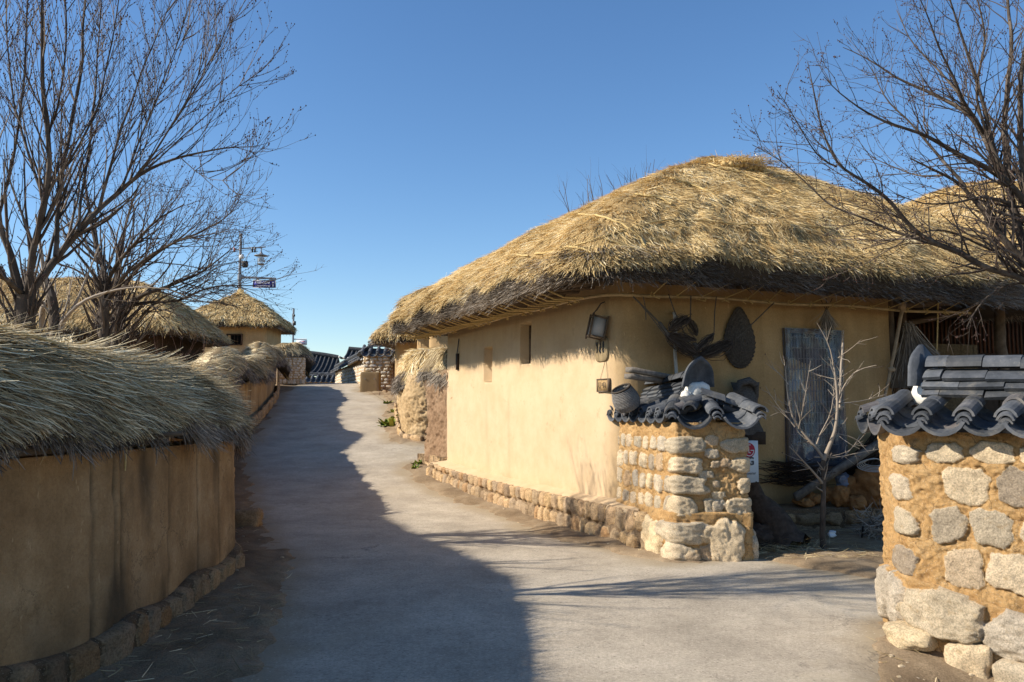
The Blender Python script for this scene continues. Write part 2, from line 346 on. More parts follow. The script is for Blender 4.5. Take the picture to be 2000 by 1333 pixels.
def stone_rows(rows, smax, rnd_=random, tone=(0, 1)):
    out = []
    for (h0, h1, w0, w1, gap, dep, p) in rows:
        s = rnd_.uniform(-w0, 0)
        while s < smax:
            wd = rnd_.uniform(w0, w1); hh = (h1-h0)*rnd_.uniform(.82, 1.0); hc = (h0+h1)/2+rnd_.uniform(-.06, .06)*(h1-h0)
            out.append((s+wd/2, hc, wd/2, hh/2, dep*rnd_.uniform(.7, 1.25), rnd_.random()*99, rnd_.uniform(*tone), p))
            s += wd+gap*rnd_.uniform(.5, 1.6)
    return out
def hf_wall(path, z0, z1, res=.03, side=1, amp=.01, freq=6, stones=(), grooves=(), closed=False, rad=.08, batter=0., stain=None, recess=(), base_rnd=.5, belly=0.0, G=None, m=0, zres=None, cap=0, crumb=0):
    """a wall face as a fine relief: path in plan, height from z0(x,y) to z1(x,y); stones stand proud of the clay"""
    P, s = resample(roundpath(path, rad, closed), res); T = unit(np.gradient(P, axis=0)); Nn = np.stack([T[:, 1], -T[:, 0]], 1)*side
    if closed: T[0] = T[-1] = unit(T[0]+T[-1]); Nn[0] = Nn[-1] = A([T[0][1], -T[0][0]])*side
    Z0 = np.array([z0(*p) if callable(z0) else z0 for p in P]); Z1 = np.array([z1(*p) if callable(z1) else z1 for p in P])
    nz = max(3, int((Z1-Z0).max()/(zres or res))+1); h = np.linspace(0, 1, nz)
    Z = Z0[:, None]+(Z1-Z0)[:, None]*h[None]; H = Z-Z0[:, None]; Sg = np.broadcast_to(s[:, None], Z.shape)
    X = np.stack([np.broadcast_to(P[:, None, 0], Z.shape), np.broadcast_to(P[:, None, 1], Z.shape), Z], -1)
    disp = amp*fbm(X*freq, 4)+amp*1.2*fbm(X*freq*.25+9, 2); msk = np.zeros_like(Z); rn = np.full_like(Z, base_rnd)
    if crumb: disp = disp-crumb*np.abs(fbm(X*16, 3))*1.6-crumb*.9*ss(.25, .6, fbm(X*7+5, 3))+crumb*.5*vn(X*55)
    disp = disp+belly*np.sin(np.clip(h, 0, 1)*math.pi)[None]
    for (sc, hc, a, b, dep, seed, tone, p) in stones:
        i0, i1 = np.searchsorted(s, [sc-a*1.5, sc+a*1.5])
        if i1 <= i0: continue
        hh = H[i0:i1]; su = (Sg[i0:i1]-sc)/a; sv = (hh-hc)/b
        q = np.stack([su*1.1+seed, sv*1.1, np.full_like(su, seed)], -1)
        su2 = su+.16*vn(q)+.07*vn(q*4)+.03*vn(q*11); sv2 = sv+.16*vn(q+31)+.07*vn(q*4+7)+.03*vn(q*11+5)
        ro = np.random.default_rng(int(seed*977) % 99991); r = np.zeros_like(su)
        for _k in range(8):
            an_ = _k*math.pi/4+ro.uniform(-.22, .22); dg = ro.uniform(.92, 1.04) if _k % 2 == 0 else ro.uniform(.98, 1.22)+.03*(p-3)
            r = np.maximum(r, (np.cos(an_)*su2+np.sin(an_)*sv2)/dg)
        r = np.maximum(r, .93*(np.abs(su2)**6+np.abs(sv2)**6)**(1/6))
        tx, ty = math.sin(seed*3)*.35, math.cos(seed*5)*.35
        rs = np.random.default_rng(int(seed*1000) % 99991); fac = np.full_like(su, -9.)
        for _i in range(6):
            an_ = rs.uniform(0, 6.283); sl_ = rs.uniform(.15, 1.1); fac = np.maximum(fac, -(sl_*(np.cos(an_)*(su-rs.uniform(-.4, .4))+np.sin(an_)*(sv-rs.uniform(-.4, .4)))))
        hgt = dep*(.95+tx*su*.5+ty*sv*.5-.30*np.clip(fac, 0, 1.5))*(1-np.clip(r, 0, 1)**14)+min(dep, .05)*.22*fbm(q*3.2+3, 4)*np.clip(1-r, 0, .2)/.2
        ins = r < 1; dv = disp[i0:i1]; dv = np.where(ins, np.maximum(dv, hgt+dv*.3), dv-np.clip(1.16-r, 0, .16)/.16*.012*(r < 1.16))
        disp[i0:i1] = dv; mk = np.clip((1.04-r)/.1, 0, 1)
        msk[i0:i1] = np.maximum(msk[i0:i1], mk); rn[i0:i1] = np.where(ins, tone, rn[i0:i1])
    for (gs, gw, gd, h0_, h1_) in grooves:
        sw = gs+.02*fbm(np.stack([H*2.5, 0*H+gs, 0*H], -1), 2)
        k = np.exp(-((Sg-sw)/gw)**2)*ss(h0_-.1, h0_+.02, H)*(1-ss(h1_-.02, h1_+.1, H)); disp -= gd*k
        if stain is not None: msk = np.maximum(msk, k*.8)
    for (s0_, s1_, za, zb, dp) in recess:
        k = (Sg > s0_)&(Sg < s1_)&(Z > za)&(Z < zb); disp = np.where(k, -dp, disp)
    if stain is not None: msk = np.clip(msk+stain(Sg, H, Z, X), 0, 1)
    off = disp+batter*(1-h)[None]
    X[..., 0] += Nn[:, None, 0]*off; X[..., 1] += Nn[:, None, 1]*off
    if cap:
        t0_ = X[:, -1:].copy(); t1_ = t0_.copy(); t1_[..., 0] -= Nn[:, None, 0]*cap; t1_[..., 1] -= Nn[:, None, 1]*cap; t1_[..., 2] += .01; tm = t0_*.6+t1_*.4; tm[..., 2] += .012
        X = np.concatenate([X, tm, t1_], 1); rn = np.concatenate([rn, rn[:, -1:], rn[:, -1:]], 1); msk = np.concatenate([msk, msk[:, -1:], msk[:, -1:]*.4], 1)
    G = G or Geo(); G.grid(X, rn, msk, m, flip=(side > 0)); return G, P, s, Nn

# ------------------------------------------------------------------ thatched roof over a plan
class Roof:
    def __init__(s, parts, c, ze, thick=.25, edge=.14, k=.07, bump=.05, rmax=14, lump=.05, kh=.12, seed=0.):
        s.parts = parts; s.c = A(c, float); s.ze = ze; s.thick = thick; s.edge = edge; s.k = k; s.bump = bump; s.lump = lump; s.kh = kh; s.seed = seed
        s.th = np.linspace(-math.pi, math.pi, 721); rr = np.linspace(.05, rmax, 1200)
        X = s.c[0]+np.cos(s.th)[:, None]*rr; Y = s.c[1]+np.sin(s.th)[:, None]*rr
        D, _ = s.fld(X, Y); neg = D < 0; i = np.argmax(neg, 1); s.R = rr[i]
        R = s.R[:-1]; kk = np.exp(-np.linspace(-2, 2, 9)**2); kk /= kk.sum(); R = np.convolve(np.r_[R[-4:], R, R[:4]], kk, 'valid'); s.R = np.r_[R, R[0]]
    def fld(s, X, Y):
        Ds, Hs = [], []
        for pt in s.parts:
            d = np.stack([((X-e_[0])*e_[2]+(Y-e_[1])*e_[3])/e_[4] for e_ in pt['e']])
            dd = -s.k*np.log(np.exp(-np.clip(d, -6, 30)/s.k).sum(0)); Ds.append(dd)
            q = np.clip(dd, 0, 1); Hs.append(pt['H']*(1-(1-q)**pt.get('p', 1.35))+np.minimum(dd, 0)*.5)
        D = np.max(np.stack(Ds), 0); Hs = np.stack(Hs); h = s.kh*np.log(np.exp(Hs/s.kh).sum(0)) if len(s.parts) > 1 else Hs[0]
        return D, h
    def Rat(s, x, y): return np.interp(np.arctan2(y-s.c[1], x-s.c[0]), s.th, s.R)
    def top(s, x, y, noise=True):
        x = np.asarray(x, float); y = np.asarray(y, float); D, h = s.fld(x, y); r = np.hypot(x-s.c[0], y-s.c[1]); e_ = np.clip(s.Rat(x, y)-r, 0, 99)
        z = s.ze+s.thick+s.edge*np.sqrt(np.clip(e_/.45, 0, 1))+np.maximum(h, -.3)
        if noise:
            q = np.stack([x, y, 0*x+s.seed], -1); z = z+s.bump*fbm(q*1.1, 3)+s.lump*vn(q*2.6)*np.exp(-e_/.7)+s.bump*.35*fbm(q*5, 2)
            ar = np.arctan2(y-s.c[1], x-s.c[0])*4.5; q2 = np.stack([ar*3.0, e_*.8, 0*x+s.seed+.5], -1); z = z+s.lump*.7*vn(q2)*np.exp(-e_/1.0)+s.lump*.35*vn(q2*A([2.3, 1, 1]))*np.exp(-e_/2.)
        for pt in s.parts:
            for (bx, by, br, bh) in pt.get('bumps', ()): z = z+bh*np.exp(-((x-bx)**2+(y-by)**2)/br**2)
        return z
    def hit(s, px, py, y0=6, y1=24):
        for Y in np.arange(y0, y1, .03):
            p = at(px, py, Y)
            if np.hypot(p[0]-s.c[0], p[1]-s.c[1]) < s.Rat(p[0], p[1]) and p[2] < s.top(p[0], p[1]): return p
        return None
    def build(s, name, parent, mat, mat2, dens=1500, L=(.2, .38), W=.007, fr=500, K=2, camfar=1.0, under=.3, fringe_len=.2, nfr=None, backd=.12, wallcut=None):
        G = Geo(); n = 360; th = np.linspace(-math.pi, math.pi, n+1)[:-1]; R = np.interp(th, s.th, s.R)
        v = np.r_[np.linspace(0.001, .8, 26), np.linspace(.82, 1, 18)]
        X = s.c[0]+np.cos(th)[:, None]*R[:, None]*v; Y = s.c[1]+np.sin(th)[:, None]*R[:, None]*v; Z = s.top(X, Y)-.015
        G.grid(np.stack([X, Y, Z], -1), .12+.1*fbm(np.stack([X, Y, Z], -1)*7, 2), 0, 0, cu=True)
        # butt ends below, then the underside
        uv = np.r_[1, .995, .93, .8, .5, .001]; Xu = s.c[0]+np.cos(th)[:, None]*R[:, None]*uv; Yu = s.c[1]+np.sin(th)[:, None]*R[:, None]*uv
        e_ = R[:, None]*(1-uv); Zu = s.ze+under*np.minimum(e_, 2.4)+0*Xu; Zu[:, 0] = Z[:, -1]; Zu = np.minimum(Zu, s.top(Xu, Yu, False)-.06); Zu[:, 0] = Z[:, -1]
        G.grid(np.stack([Xu, Yu, Zu], -1), .1, 0, 1, cu=True, flip=False)
        # top strands
        area = .5*np.mean(R**2)*2*math.pi; N = int(area*dens)
        t_ = np.interp(rng.random(N), np.r_[0, np.cumsum(R**2)/np.sum(R**2)], np.r_[th, math.pi]); r_ = np.interp(t_, s.th, s.R)*np.sqrt(rng.random(N))
        x = s.c[0]+np.cos(t_)*r_; y = s.c[1]+np.sin(t_)*r_; z = s.top(x, y); h = .05
        gx = (s.top(x+h, y)-z)/h; gy = (s.top(x, y+h)-z)/h
        g0x = (s.top(x+h, y, False)-s.top(x-h, y, False))/(2*h); g0y = (s.top(x, y+h, False)-s.top(x, y-h, False))/(2*h)
        nr = unit(np.stack([-gx, -gy, 1+0*gx], -1)); P = np.stack([x, y, z], -1)
        keep = ((nr*(A([0, 0, EYE])-P)).sum(1) > -.25*np.linalg.norm(P, axis=1)*.2) | (rng.random(N) < backd)
        P, nr, g0x, g0y = P[keep], nr[keep], g0x[keep], g0y[keep]; N = len(P)
        d = -np.stack([g0x, g0y], -1); dl = np.linalg.norm(d, axis=1); fl = unit(P[:, :2]-s.c); d = unit(d+fl*.02)
        a = .30*fbm(P*A([1.1, 1.1, .5])+5, 3)+.45*vn(P*5+3)+rng.normal(0, .25, N)*(1+2.5*(rng.random(N) < .15)); ca, sa = np.cos(a), np.sin(a)
        d = np.stack([d[:, 0]*ca-d[:, 1]*sa, d[:, 0]*sa+d[:, 1]*ca], -1)
        d3 = np.stack([d[:, 0], d[:, 1], d[:, 0]*0], -1); d3 = d3-nr*(d3*nr).sum(1)[:, None]; d3 = unit(d3); lift = rng.normal(.10, .12, N)+.3*(rng.random(N) < .02); d3 = unit(d3+nr*lift[:, None])
        clump = fbm(P*2.3+2, 3); rd = np.clip(.54+.16*clump+.16*vn(P*7)+rng.normal(0, .2, N), 0, 1)
        LL = rng.uniform(L[0], L[1], N)
        strands(G, P-nr*.02+nr*(np.clip(clump, -1, 1)*.025)[:, None], d3, nr, LL, W*rng.uniform(.6, 1.5, N), rd, bend=rng.normal(-.02, .08, N), droop=.08, K=K, m=0)
        # eave fringe
        dR = np.gradient(s.R, s.th); per = np.sqrt(s.R**2+dR**2); L_ = np.trapezoid(per, s.th) if hasattr(np, 'trapezoid') else np.trapz(per, s.th)
        for kind in (0, 1):
            N = int(L_*fr*(1 if kind else .8)); cs = np.cumsum(per); t_ = np.interp(rng.random(N), np.r_[0, cs/cs[-1]][:-1], s.th)
            R_ = np.interp(t_, s.th, s.R); dr = np.interp(t_, s.th, dR)
            tx, ty = np.cos(t_)*dr-np.sin(t_)*R_, np.sin(t_)*dr+np.cos(t_)*R_; o = unit(np.stack([ty, -tx, 0*tx], -1))
            u = rng.random(N); inn = rng.uniform(.0, .22, N); rr_ = R_-inn
            x = s.c[0]+np.cos(t_)*rr_; y = s.c[1]+np.sin(t_)*rr_
            ang = fbm(np.stack([x*1.5, y*1.5, 0*x], -1)+3, 2); sidev = np.stack([-o[:, 1], o[:, 0], 0*x], -1)
            if kind == 0:
                z = s.top(x, y)-rng.uniform(0, .07, N); dn = rng.uniform(.4, 1.3, N); ln = rng.uniform(.10, .22, N); rd = np.clip(.55+.2*ang+rng.normal(0, .2, N), 0, 1)
            else:
                z = s.ze+u*(s.top(x, y, False)-s.ze)*.8; dn = .05+rng.uniform(0, .75, N); ln = inn*.8+fringe_len*rng.uniform(.25, 1.0, N)*(.7+.5*ang)*(1-.25*u); rd = np.clip(.45+.3*ang+rng.normal(0, .25, N), 0, 1)
            d3 = o+sidev*(rng.normal(0, .3, N)+.5*ang)[:, None]; d3[:, 2] -= dn
            P = np.stack([x, y, z], -1); kp = ((o*(A([0, 0, EYE])-P)).sum(1) > -.6) | (rng.random(N) < .2)
            strands(G, P[kp], d3[kp], (o*.3+A([0, 0, 1]))[kp], np.clip(ln, .04, 1)[kp], W*1.15*rng.uniform(.7, 1.5, N)[kp], rd[kp], bend=rng.normal(0, .1, kp.sum()), K=2, m=kind)
        return G.build(name, [mat, mat2], parent)

def thatch_sweep(ridge, hw, drop, name, parent, mat, mat2, dens=2500, L=(.3, .6), W=.006, lean=.5, fr=900, res=.05, K=3, ov=1.7, fl=.16, bump=.04, ends=True, seed=0, rightw=None, backd=1.0, curl=.1, rd0=.5, bundle=0., lips=.12):
    """thatch saddle over a wall: ridge = list of (x,y,z)"""
    Rr, s = resample(A(ridge, float), res); T = unit(np.gradient(Rr[:, :2], axis=0)); Nn = np.stack([T[:, 1], -T[:, 0]], 1)   # to the right of travel
    G = Geo(); n = len(Rr); tot = s[-1]
    def surf(sv, t):        # t in [-1,1], + to the right
        x = np.interp(sv, s, Rr[:, 0]); y = np.interp(sv, s, Rr[:, 1]); z = np.interp(sv, s, Rr[:, 2])
        nx = np.interp(sv, s, Nn[:, 0]); ny = np.interp(sv, s, Nn[:, 1])
        q = np.stack([sv*1.3, t*1.2, 0*sv+seed], -1); b = fbm(q, 3)
        end = np.ones_like(sv)
        if ends: end = np.sqrt(np.clip(np.minimum(sv, tot-sv)/.25, .02, 1))
        off = t*hw*(1+.10*vn(q*1.7+4)*np.abs(t)); off = off*(.75+.25*end)
        zz = z-drop*np.abs(t)**ov*(1+.12*vn(q*1.5+8))+bump*b-(1-end)*drop*.8
        zz = zz-lips*np.clip(np.abs(t)-.9, 0, 1)*10*.1
        return np.stack([x+nx*off, y+ny*off, zz], -1), np.stack([nx, ny, 0*nx], -1)
    tv = np.linspace(-1, 1, 25); SV, TV = np.meshgrid(s, tv, indexing='ij'); P, _ = surf(SV, TV); P0 = P.copy(); P0[..., 2] -= .012
    G.grid(P0, .15, 0, 0, flip=True)
    lo = P.copy(); e1 = lo[:, [0]].copy(); e2 = lo[:, [-1]].copy(); mid = Rr[:, None].copy(); mid[..., 2] -= drop*1.02
    e1[..., 2] -= lips; e2[..., 2] -= lips
    G.grid(np.concatenate([lo[:, [0]], e1, mid, e2, lo[:, [-1]]], 1), .08, 0, 1)
    if ends:
        for k in (0, -1):
            ring = lo[k]; c = np.r_[Rr[k][:2], Rr[k][2]-drop]; v = np.vstack([ring, c]); G.add(v, [[i, i+1, len(ring)] for i in range(len(ring)-1)], .1, 0, 1)
    N = int(tot*hw*2.3*dens); sv = rng.uniform(0, tot, N); t = rng.uniform(-.98, .98, N)
    kp = (t > -.15) | (rng.random(N) < backd); sv, t = sv[kp], t[kp]; N = len(sv)
    p, nn = surf(sv, t); h = .03; sg = np.where(t >= 0, 1, -1); pt, _ = surf(sv, t+sg*h/hw); pss, _ = surf(np.clip(sv+h, 0, tot), t); ps0, _ = surf(np.clip(sv-h, 0, tot), t)
    dd = unit(pt-p); ds = unit(pss-ps0); nr = unit(np.cross(ds, dd))*sg[:, None]; nr = np.where(nr[:, 2:3] < 0, -nr, nr)
    cl = fbm(np.stack([sv*2.5, t*1.5, 0*sv], -1)+seed, 3)
    ln = lean+.35*cl+rng.normal(0, .32, N)*(1+1.8*(rng.random(N) < .2))
    near = np.exp(-(np.abs(t)/.18)**2)
    d = unit(dd*(1-.5*near[:, None]*rng.random(N)[:, None])+ds*ln[:, None]+nr*(rng.normal(.03, .05, N)+.14*near*rng.random(N)*(rng.random(N) < .3)+.15*(rng.random(N) < .012))[:, None])
    LL = rng.uniform(L[0], L[1], N)*(1-.45*near*rng.random(N)); LL = np.minimum(LL, .06+1.15*(1.05-np.abs(t))*hw*1.3)
    rd = np.clip(rd0+.24*cl+rng.normal(0, .32, N)+.30*near, 0, 1)  # straw made paler toward the ridge, sunlight along the top put into the colour
    strands(G, p-nr*.02+nr*(np.clip(cl, -1, 1)*.03)[:, None], d, nr, LL, W*rng.uniform(.5, 1.9, N), rd, bend=rng.normal(-.02, curl, N), droop=.1, K=K)
    N = int(tot*fr*2); sv = rng.uniform(0, tot, N); sg = np.where(rng.random(N) < .72, 1., -1.); u = rng.random(N)
    p, nn = surf(sv, sg*(1-rng.random(N)*.22)); p[:, 2] -= u*lips; cl = fbm(np.stack([sv*3.5, 0*sv, 0*sv+seed], -1), 2)
    tt = np.stack([np.interp(sv, s, T[:, 0]), np.interp(sv, s, T[:, 1]), 0*sv], -1)
    d = nn*sg[:, None]*rng.uniform(.1, .7, N)[:, None]+tt*(lean*.4+rng.normal(0, .25, N)+.4*cl)[:, None]; d[:, 2] -= rng.uniform(.5, 1.3, N)
    strands(G, p, d, nn+A([0, 0, .3]), fl*rng.uniform(.4, 1.3, N)*(.85+.8*np.clip(cl, -.7, .9)), W*1.3*rng.uniform(.6, 1.5, N), np.clip(.3+.25*cl+rng.normal(0, .25, N), 0, 1), bend=rng.normal(0, .15, N), K=2, m=1)
    if ends:
        for k, sg in ((0, -1), (tot, 1)):
            N = int(hw*2*fr*1.2); t = rng.uniform(-1, 1, N); p, nn = surf(np.full(N, float(k)), t); tt = np.r_[T[0 if k == 0 else -1], 0]*sg
            d = nn*(t*.5)[:, None]+tt*rng.uniform(.2, .9, N)[:, None]; d[:, 2] -= rng.uniform(.5, 1.3, N)
            strands(G, p-tt*.1, d, tt+A([0, 0, .5]), rng.uniform(.1, .3, N), W*1.2, np.clip(rng.normal(.5, .22, N), 0, 1), K=2)
    o = G.build(name, [mat, mat2], parent); return o, surf, s

# ------------------------------------------------------------------ trees
def tree_branch(G, B, p, d, L, r, lvl, maxl, trop, spread, rn, twig_m=1, buds=True, seglen=.16, kids=None, wob=.1, maxang=None):
    n = max(3, int(L/seglen)); pts = [A(p, float)]; d = unit(d); rad = [r]
    for i in range(n):
        d = unit(d+A([rn.gauss(0, wob), rn.gauss(0, wob), rn.gauss(0, wob)+trop*.1])); pts.append(pts[-1]+d*L/n); rad.append(r*(1-.72*(i+1)/n))
    G.tube(pts, rad, 5 if r > .012 else 3, rnd=min(1, max(0, rn.gauss(.5, .25))), m=0 if r > .02 else twig_m, cap=False)
    if lvl < maxl:
        kids_n = max(2, int(L/(.16 if lvl else .2)*rn.uniform(.7, 1.1))) if kids is None else kids
        for k in range(kids_n):
            t = rn.uniform(.2, .98); i = min(n-1, int(t*n)); q = pts[i]+(pts[i+1]-pts[i])*(t*n-i); dd = unit(pts[i+1]-pts[i])
            ax = unit(np.cross(dd, A([rn.gauss(0, 1), rn.gauss(0, 1), rn.gauss(0, 1)]))); an = rn.uniform(.35, spread)
            nd = dd*math.cos(an)+ax*math.sin(an)
            tree_branch(G, B, q, nd, L*rn.uniform(.28, .6)*(1.15-.5*t), max(.0022, rad[i]*rn.uniform(.4, .62)), lvl+1, maxl, trop, spread, rn, twig_m, buds, seglen*.8, wob=wob)
    if buds and r < .014:
        for k in range(1, n+1):
            if k == n or rn.random() < .3:
                q = pts[k]; s_ = rn.uniform(.0035, .0075); v = A([[1, 0, 0], [-1, 0, 0], [0, 1, 0], [0, -1, 0], [0, 0, 1.5], [0, 0, -1.2]])*s_+q
                B.add(v, [[0, 2, 4], [2, 1, 4], [1, 3, 4], [3, 0, 4], [2, 0, 5], [1, 2, 5], [3, 1, 5], [0, 3, 5]], .5, 0, 0)
def limb(G, pts, r0, r1, n=7, m=0, rn=random, jit=.0):
    P = A(pts, float); d = np.r_[0, np.cumsum(np.linalg.norm(np.diff(P, axis=0), axis=1))]; k = max(6, int(d[-1]/.1)); s = np.linspace(0, d[-1], k)
    Q = np.stack([np.interp(s, d, P[:, c]) for c in range(3)], 1)
    for _ in range(3): Q[1:-1] = Q[1:-1]*.5+(Q[:-2]+Q[2:])*.25
    Q += .012*np.stack([vn(Q*4+c*9) for c in range(3)], 1)*(1 if jit == 0 else jit)
    R = r0+(r1-r0)*(s/d[-1])**.8; R = R*(1+.08*vn(Q*9)); G.tube(Q, R, n, rnd=.5, m=m, cap=False); return Q, R
# ------------------------------------------------------------------ ground and road
ROADL = [(-1.35, 2.2), (-1.38, 3.4)]+[tuple(gpt(*p)[:2]) for p in [(495, 1333), (530, 1200), (562, 1105), (522, 1030), (492, 960), (478, 922), (480, 885), (502, 850), (532, 815), (548, 780), (560, 764), (597, 750)]]+[(-9.6, 40), (-9.8, 50)]
ROADR = [(-6.2, 50), (-6.3, 40)]+[tuple(gpt(*p)[:2]) for p in [(705, 752), (692, 765), (745, 775), (756, 788), (750, 805), (757, 845), (757, 866), (830, 869)]]+[(2.5, 20.4), (6, 20.8), (6, 18.4), (1, 17.9), (-1.7, 17.6)]+[tuple(gpt(*p)[:2]) for p in [(800, 905), (786, 916), (800, 940), (960, 1002), (1040, 1042), (1200, 1076), (1300, 1100), (1480, 1090), (1720, 1135)]]+[(6.0, 6.9), (6.0, 6.1), (2.75, 6.05), (2.3, 5.5), (2.12, 4.6), (2.1, 3.4), (2.2, 2.2)]
POLY = A(ROADL+ROADR, float)
def polysd(x, y, poly):
    x = np.asarray(x, float); y = np.asarray(y, float); d = np.full(x.shape, 1e9); ins = np.zeros(x.shape, bool); n = len(poly)
    for i in range(n):
        a, b = poly[i], poly[(i+1) % n]; ex, ey = b-a; t = np.clip(((x-a[0])*ex+(y-a[1])*ey)/(ex*ex+ey*ey), 0, 1)
        d = np.minimum(d, np.hypot(x-a[0]-t*ex, y-a[1]-t*ey)); c = ((a[1] > y) != (b[1] > y)) & (x < (b[0]-a[0])*(y-a[1])/(b[1]-a[1]+1e-12)+a[0]); ins ^= c
    return np.where(ins, d, -d)
def graded(lo, hi, st, far, g=1.18):
    c = list(np.arange(lo, hi, st)); k = st
    while c[-1] < far[1]: k *= g; c.append(c[-1]+k)
    k = st
    while c[0] > far[0]: k *= g; c.insert(0, c[0]-k)
    return A(c)
def dirt_z(x, y):
    sd = polysd(x, y, POLY); q = np.stack([x, y, 0*x], -1); near = np.exp(-np.clip(y-16, 0, 99)/8)
    ed = sd+.09*fbm(q*2.1, 3)+.05*fbm(q*9, 3)
    z = g0(x, y)+.035*(1-ss(-.35, .12, ed))-.10*ss(-.04, .16, ed)+(1-ss(-.1, .1, ed))*(.016*fbm(q*6, 4)*near+.03*fbm(q*1.1, 2))
    z = z+.10*ss(-3.2, -4.2, x+.35*(y-4)*(y > 8))*0
    return z, sd
xs = graded(-4.6, 5.6, .04, (-900, 900), 1.25); ys = graded(2.6, 13, .045, (-300, 1500), 1.03 if False else 1.06)
XX, YY = np.meshgrid(xs, ys, indexing='ij'); ZZ, SD = dirt_z(XX, YY)
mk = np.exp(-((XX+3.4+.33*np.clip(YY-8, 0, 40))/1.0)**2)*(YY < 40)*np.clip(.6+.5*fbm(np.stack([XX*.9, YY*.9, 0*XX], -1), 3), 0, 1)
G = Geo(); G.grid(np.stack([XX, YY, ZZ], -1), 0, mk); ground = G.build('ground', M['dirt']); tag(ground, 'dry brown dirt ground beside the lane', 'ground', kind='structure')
# road sheet
def road_piece(x0, x1, y0, y1, st, G):
    xs = np.arange(x0, x1, st); ys = np.arange(y0, y1, st*1.2); X, Y = np.meshgrid(xs, ys, indexing='ij'); sd = polysd(X, Y, POLY)
    q = np.stack([X, Y, 0*X], -1); Z = g0(X, Y)-.002+.006*fbm(q*.7, 2)
    a, b = X.shape; I, J = np.meshgrid(np.arange(a-1), np.arange(b-1), indexing='ij'); ok = (sd[:-1, :-1] > -.22)
    f = np.stack([I*b+J, (I+1)*b+J, (I+1)*b+J+1, I*b+J+1], -1)[ok]
    used = np.unique(f); mp = -np.ones(a*b, int); mp[used] = np.arange(len(used))
    ms = np.clip(1-(sd.ravel()[used]+.12*fbm(q.reshape(-1, 3)[used]*2.2, 3))/.28, 0, 1)
    G.add(np.stack([X, Y, Z], -1).reshape(-1, 3)[used], mp[f], 0, ms)
G = Geo(); road_piece(-12, 6.2, 1.8, 52, .07, G)
tag(G.build('road', M['road']), 'worn grey concrete village lane climbing to a crest', 'road', kind='structure')
# court: sandy floor is part of the ground

# ------------------------------------------------------------------ near left wall
def gw(x, y): return float(g0(x, y))
lw = thing('earth_wall', 'stained brown clay wall, nearest on the left, under the thickest straw coping', 'wall', (-2.7, 5.0, 0))
WL = [(-2.84, 2.4), (-2.74, 4.2), (-2.5, 5.12), (-2.66, 7.75), (-3.45, 9.5), (-4.2, 11.4)]
WLc = WL+[(-4.65, 11.2), (-3.95, 9.3), (-3.16, 7.8), (-3.05, 5.1), (-3.25, 4.2), (-3.3, 2.4)]
def stL(S_, H, Z, X):
    q = np.stack([X[..., 1]*1.3, H*.5, 0*H], -1); n = fbm(q*2, 4); b = ss(.55, .0, H)*np.clip(.55+n, 0, 1)*.8
    jt = np.exp(-((X[..., 1]-5.15)/.16)**2)*ss(.8, .2, H)*np.clip(.75+.6*fbm(q*6, 3), 0, 1)
    st_ = np.clip(fbm(np.stack([X[..., 1]*3.2, H*.9, 0*H+4], -1), 4)-.35, 0, 1)*1.2*(X[..., 1] > 5)
    top = ss(.9, 1.1, H)*np.clip(fbm(q*5+3, 3), 0, 1)
    return b+jt+st_+top*.4
G, P_, s_, n_ = hf_wall(WLc, lambda x, y: gw(x, y)+.05, lambda x, y: 1.30-.02*max(0, y-5)+max(0, gw(x, y)), res=.022, amp=.009, freq=3.2, closed=True, rad=.1, batter=.04, stain=stL,
    grooves=[(sv, .012, .014, -.2, 1.3) for sv in (2.62, 2.9, 3.75, 4.4, 4.95)]+[(2.82, .01, .02, .0, 1.3)])
G.build('wall_body', M['plaster_left'], lw)
G, *_ = hf_wall([(x+.10, y) for x, y in WL], lambda x, y: gw(x, y)-.12, lambda x, y: gw(x, y)+.20+.03*math.sin(y*5), res=.014, amp=.012, freq=5, rad=.05, cap=.13,
    stones=stone_rows([(.04, .34, .15, .36, .018, .035, 3.8)], 12, random.Random(5)))
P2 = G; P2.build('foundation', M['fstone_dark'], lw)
RID = [(-3.12, 2.2, 2.02), (-3.06, 4.2, 2.05), (-2.95, 5.2, 2.05), (-3.0, 6.0, 2.04), (-3.05, 7, 2.0), (-3.28, 8.0, 1.90), (-3.95, 9.5, 1.80), (-4.7, 11.3, 1.84)]
RID = [(x, y, z-.04) for x, y, z in RID]
_, sw1, ss1 = thatch_sweep(RID, .62, .50, 'thatch_coping', lw, M['straw_green'], M['butt'], dens=8200, L=(.18, .42), W=.0053, lean=.75, fr=1500, fl=.17, K=4, bump=.05, backd=.45, curl=.24, seed=3, rd0=.50)
def on_sweep(sw, sv, t, up=.03):
    p, _ = sw(A(sv, float), A(t, float)); p[:, 2] += up; return p
G = Geo(); G.tube(on_sweep(sw1, np.linspace(.3, 3.6, 30), .25+.1*np.linspace(0, 1, 30)+.02*np.sin(np.linspace(0, 9, 30)), .035), .011, 6); G.tube(on_sweep(sw1, np.linspace(3.9, 4.9, 14), np.linspace(.55, .25, 14), .03), .012, 6)
G.build('tie_rope', M['rope'], lw)
G = Geo(); q = [(-2.55, 4.42, 1.52), (-2.50, 4.42, 1.40), (-2.53, 4.47, 1.33), (-2.50, 4.52, 1.27), (-2.52, 4.50, 1.36), (-2.55, 4.46, 1.42), (-2.5, 4.40, 1.34)]; limb(G, q, .013, .011, 6)
G.tube([(-2.47, 5.15, 1.38), (-2.46, 5.16, 1.30), (-2.465, 5.17, 1.17)], [.008, .01, .006], 5)
G.build('hanging_rope_end', M['rope'], lw)
G = Geo(); G.tube([(-2.66, 3.2, 1.35), (-2.58, 4.4, 1.345), (-2.42, 5.25, 1.36)], .028, 7, .5); G.tube([(-2.8, 5.2, 1.35), (-2.2, 5.4, 1.40)], .018, 6)
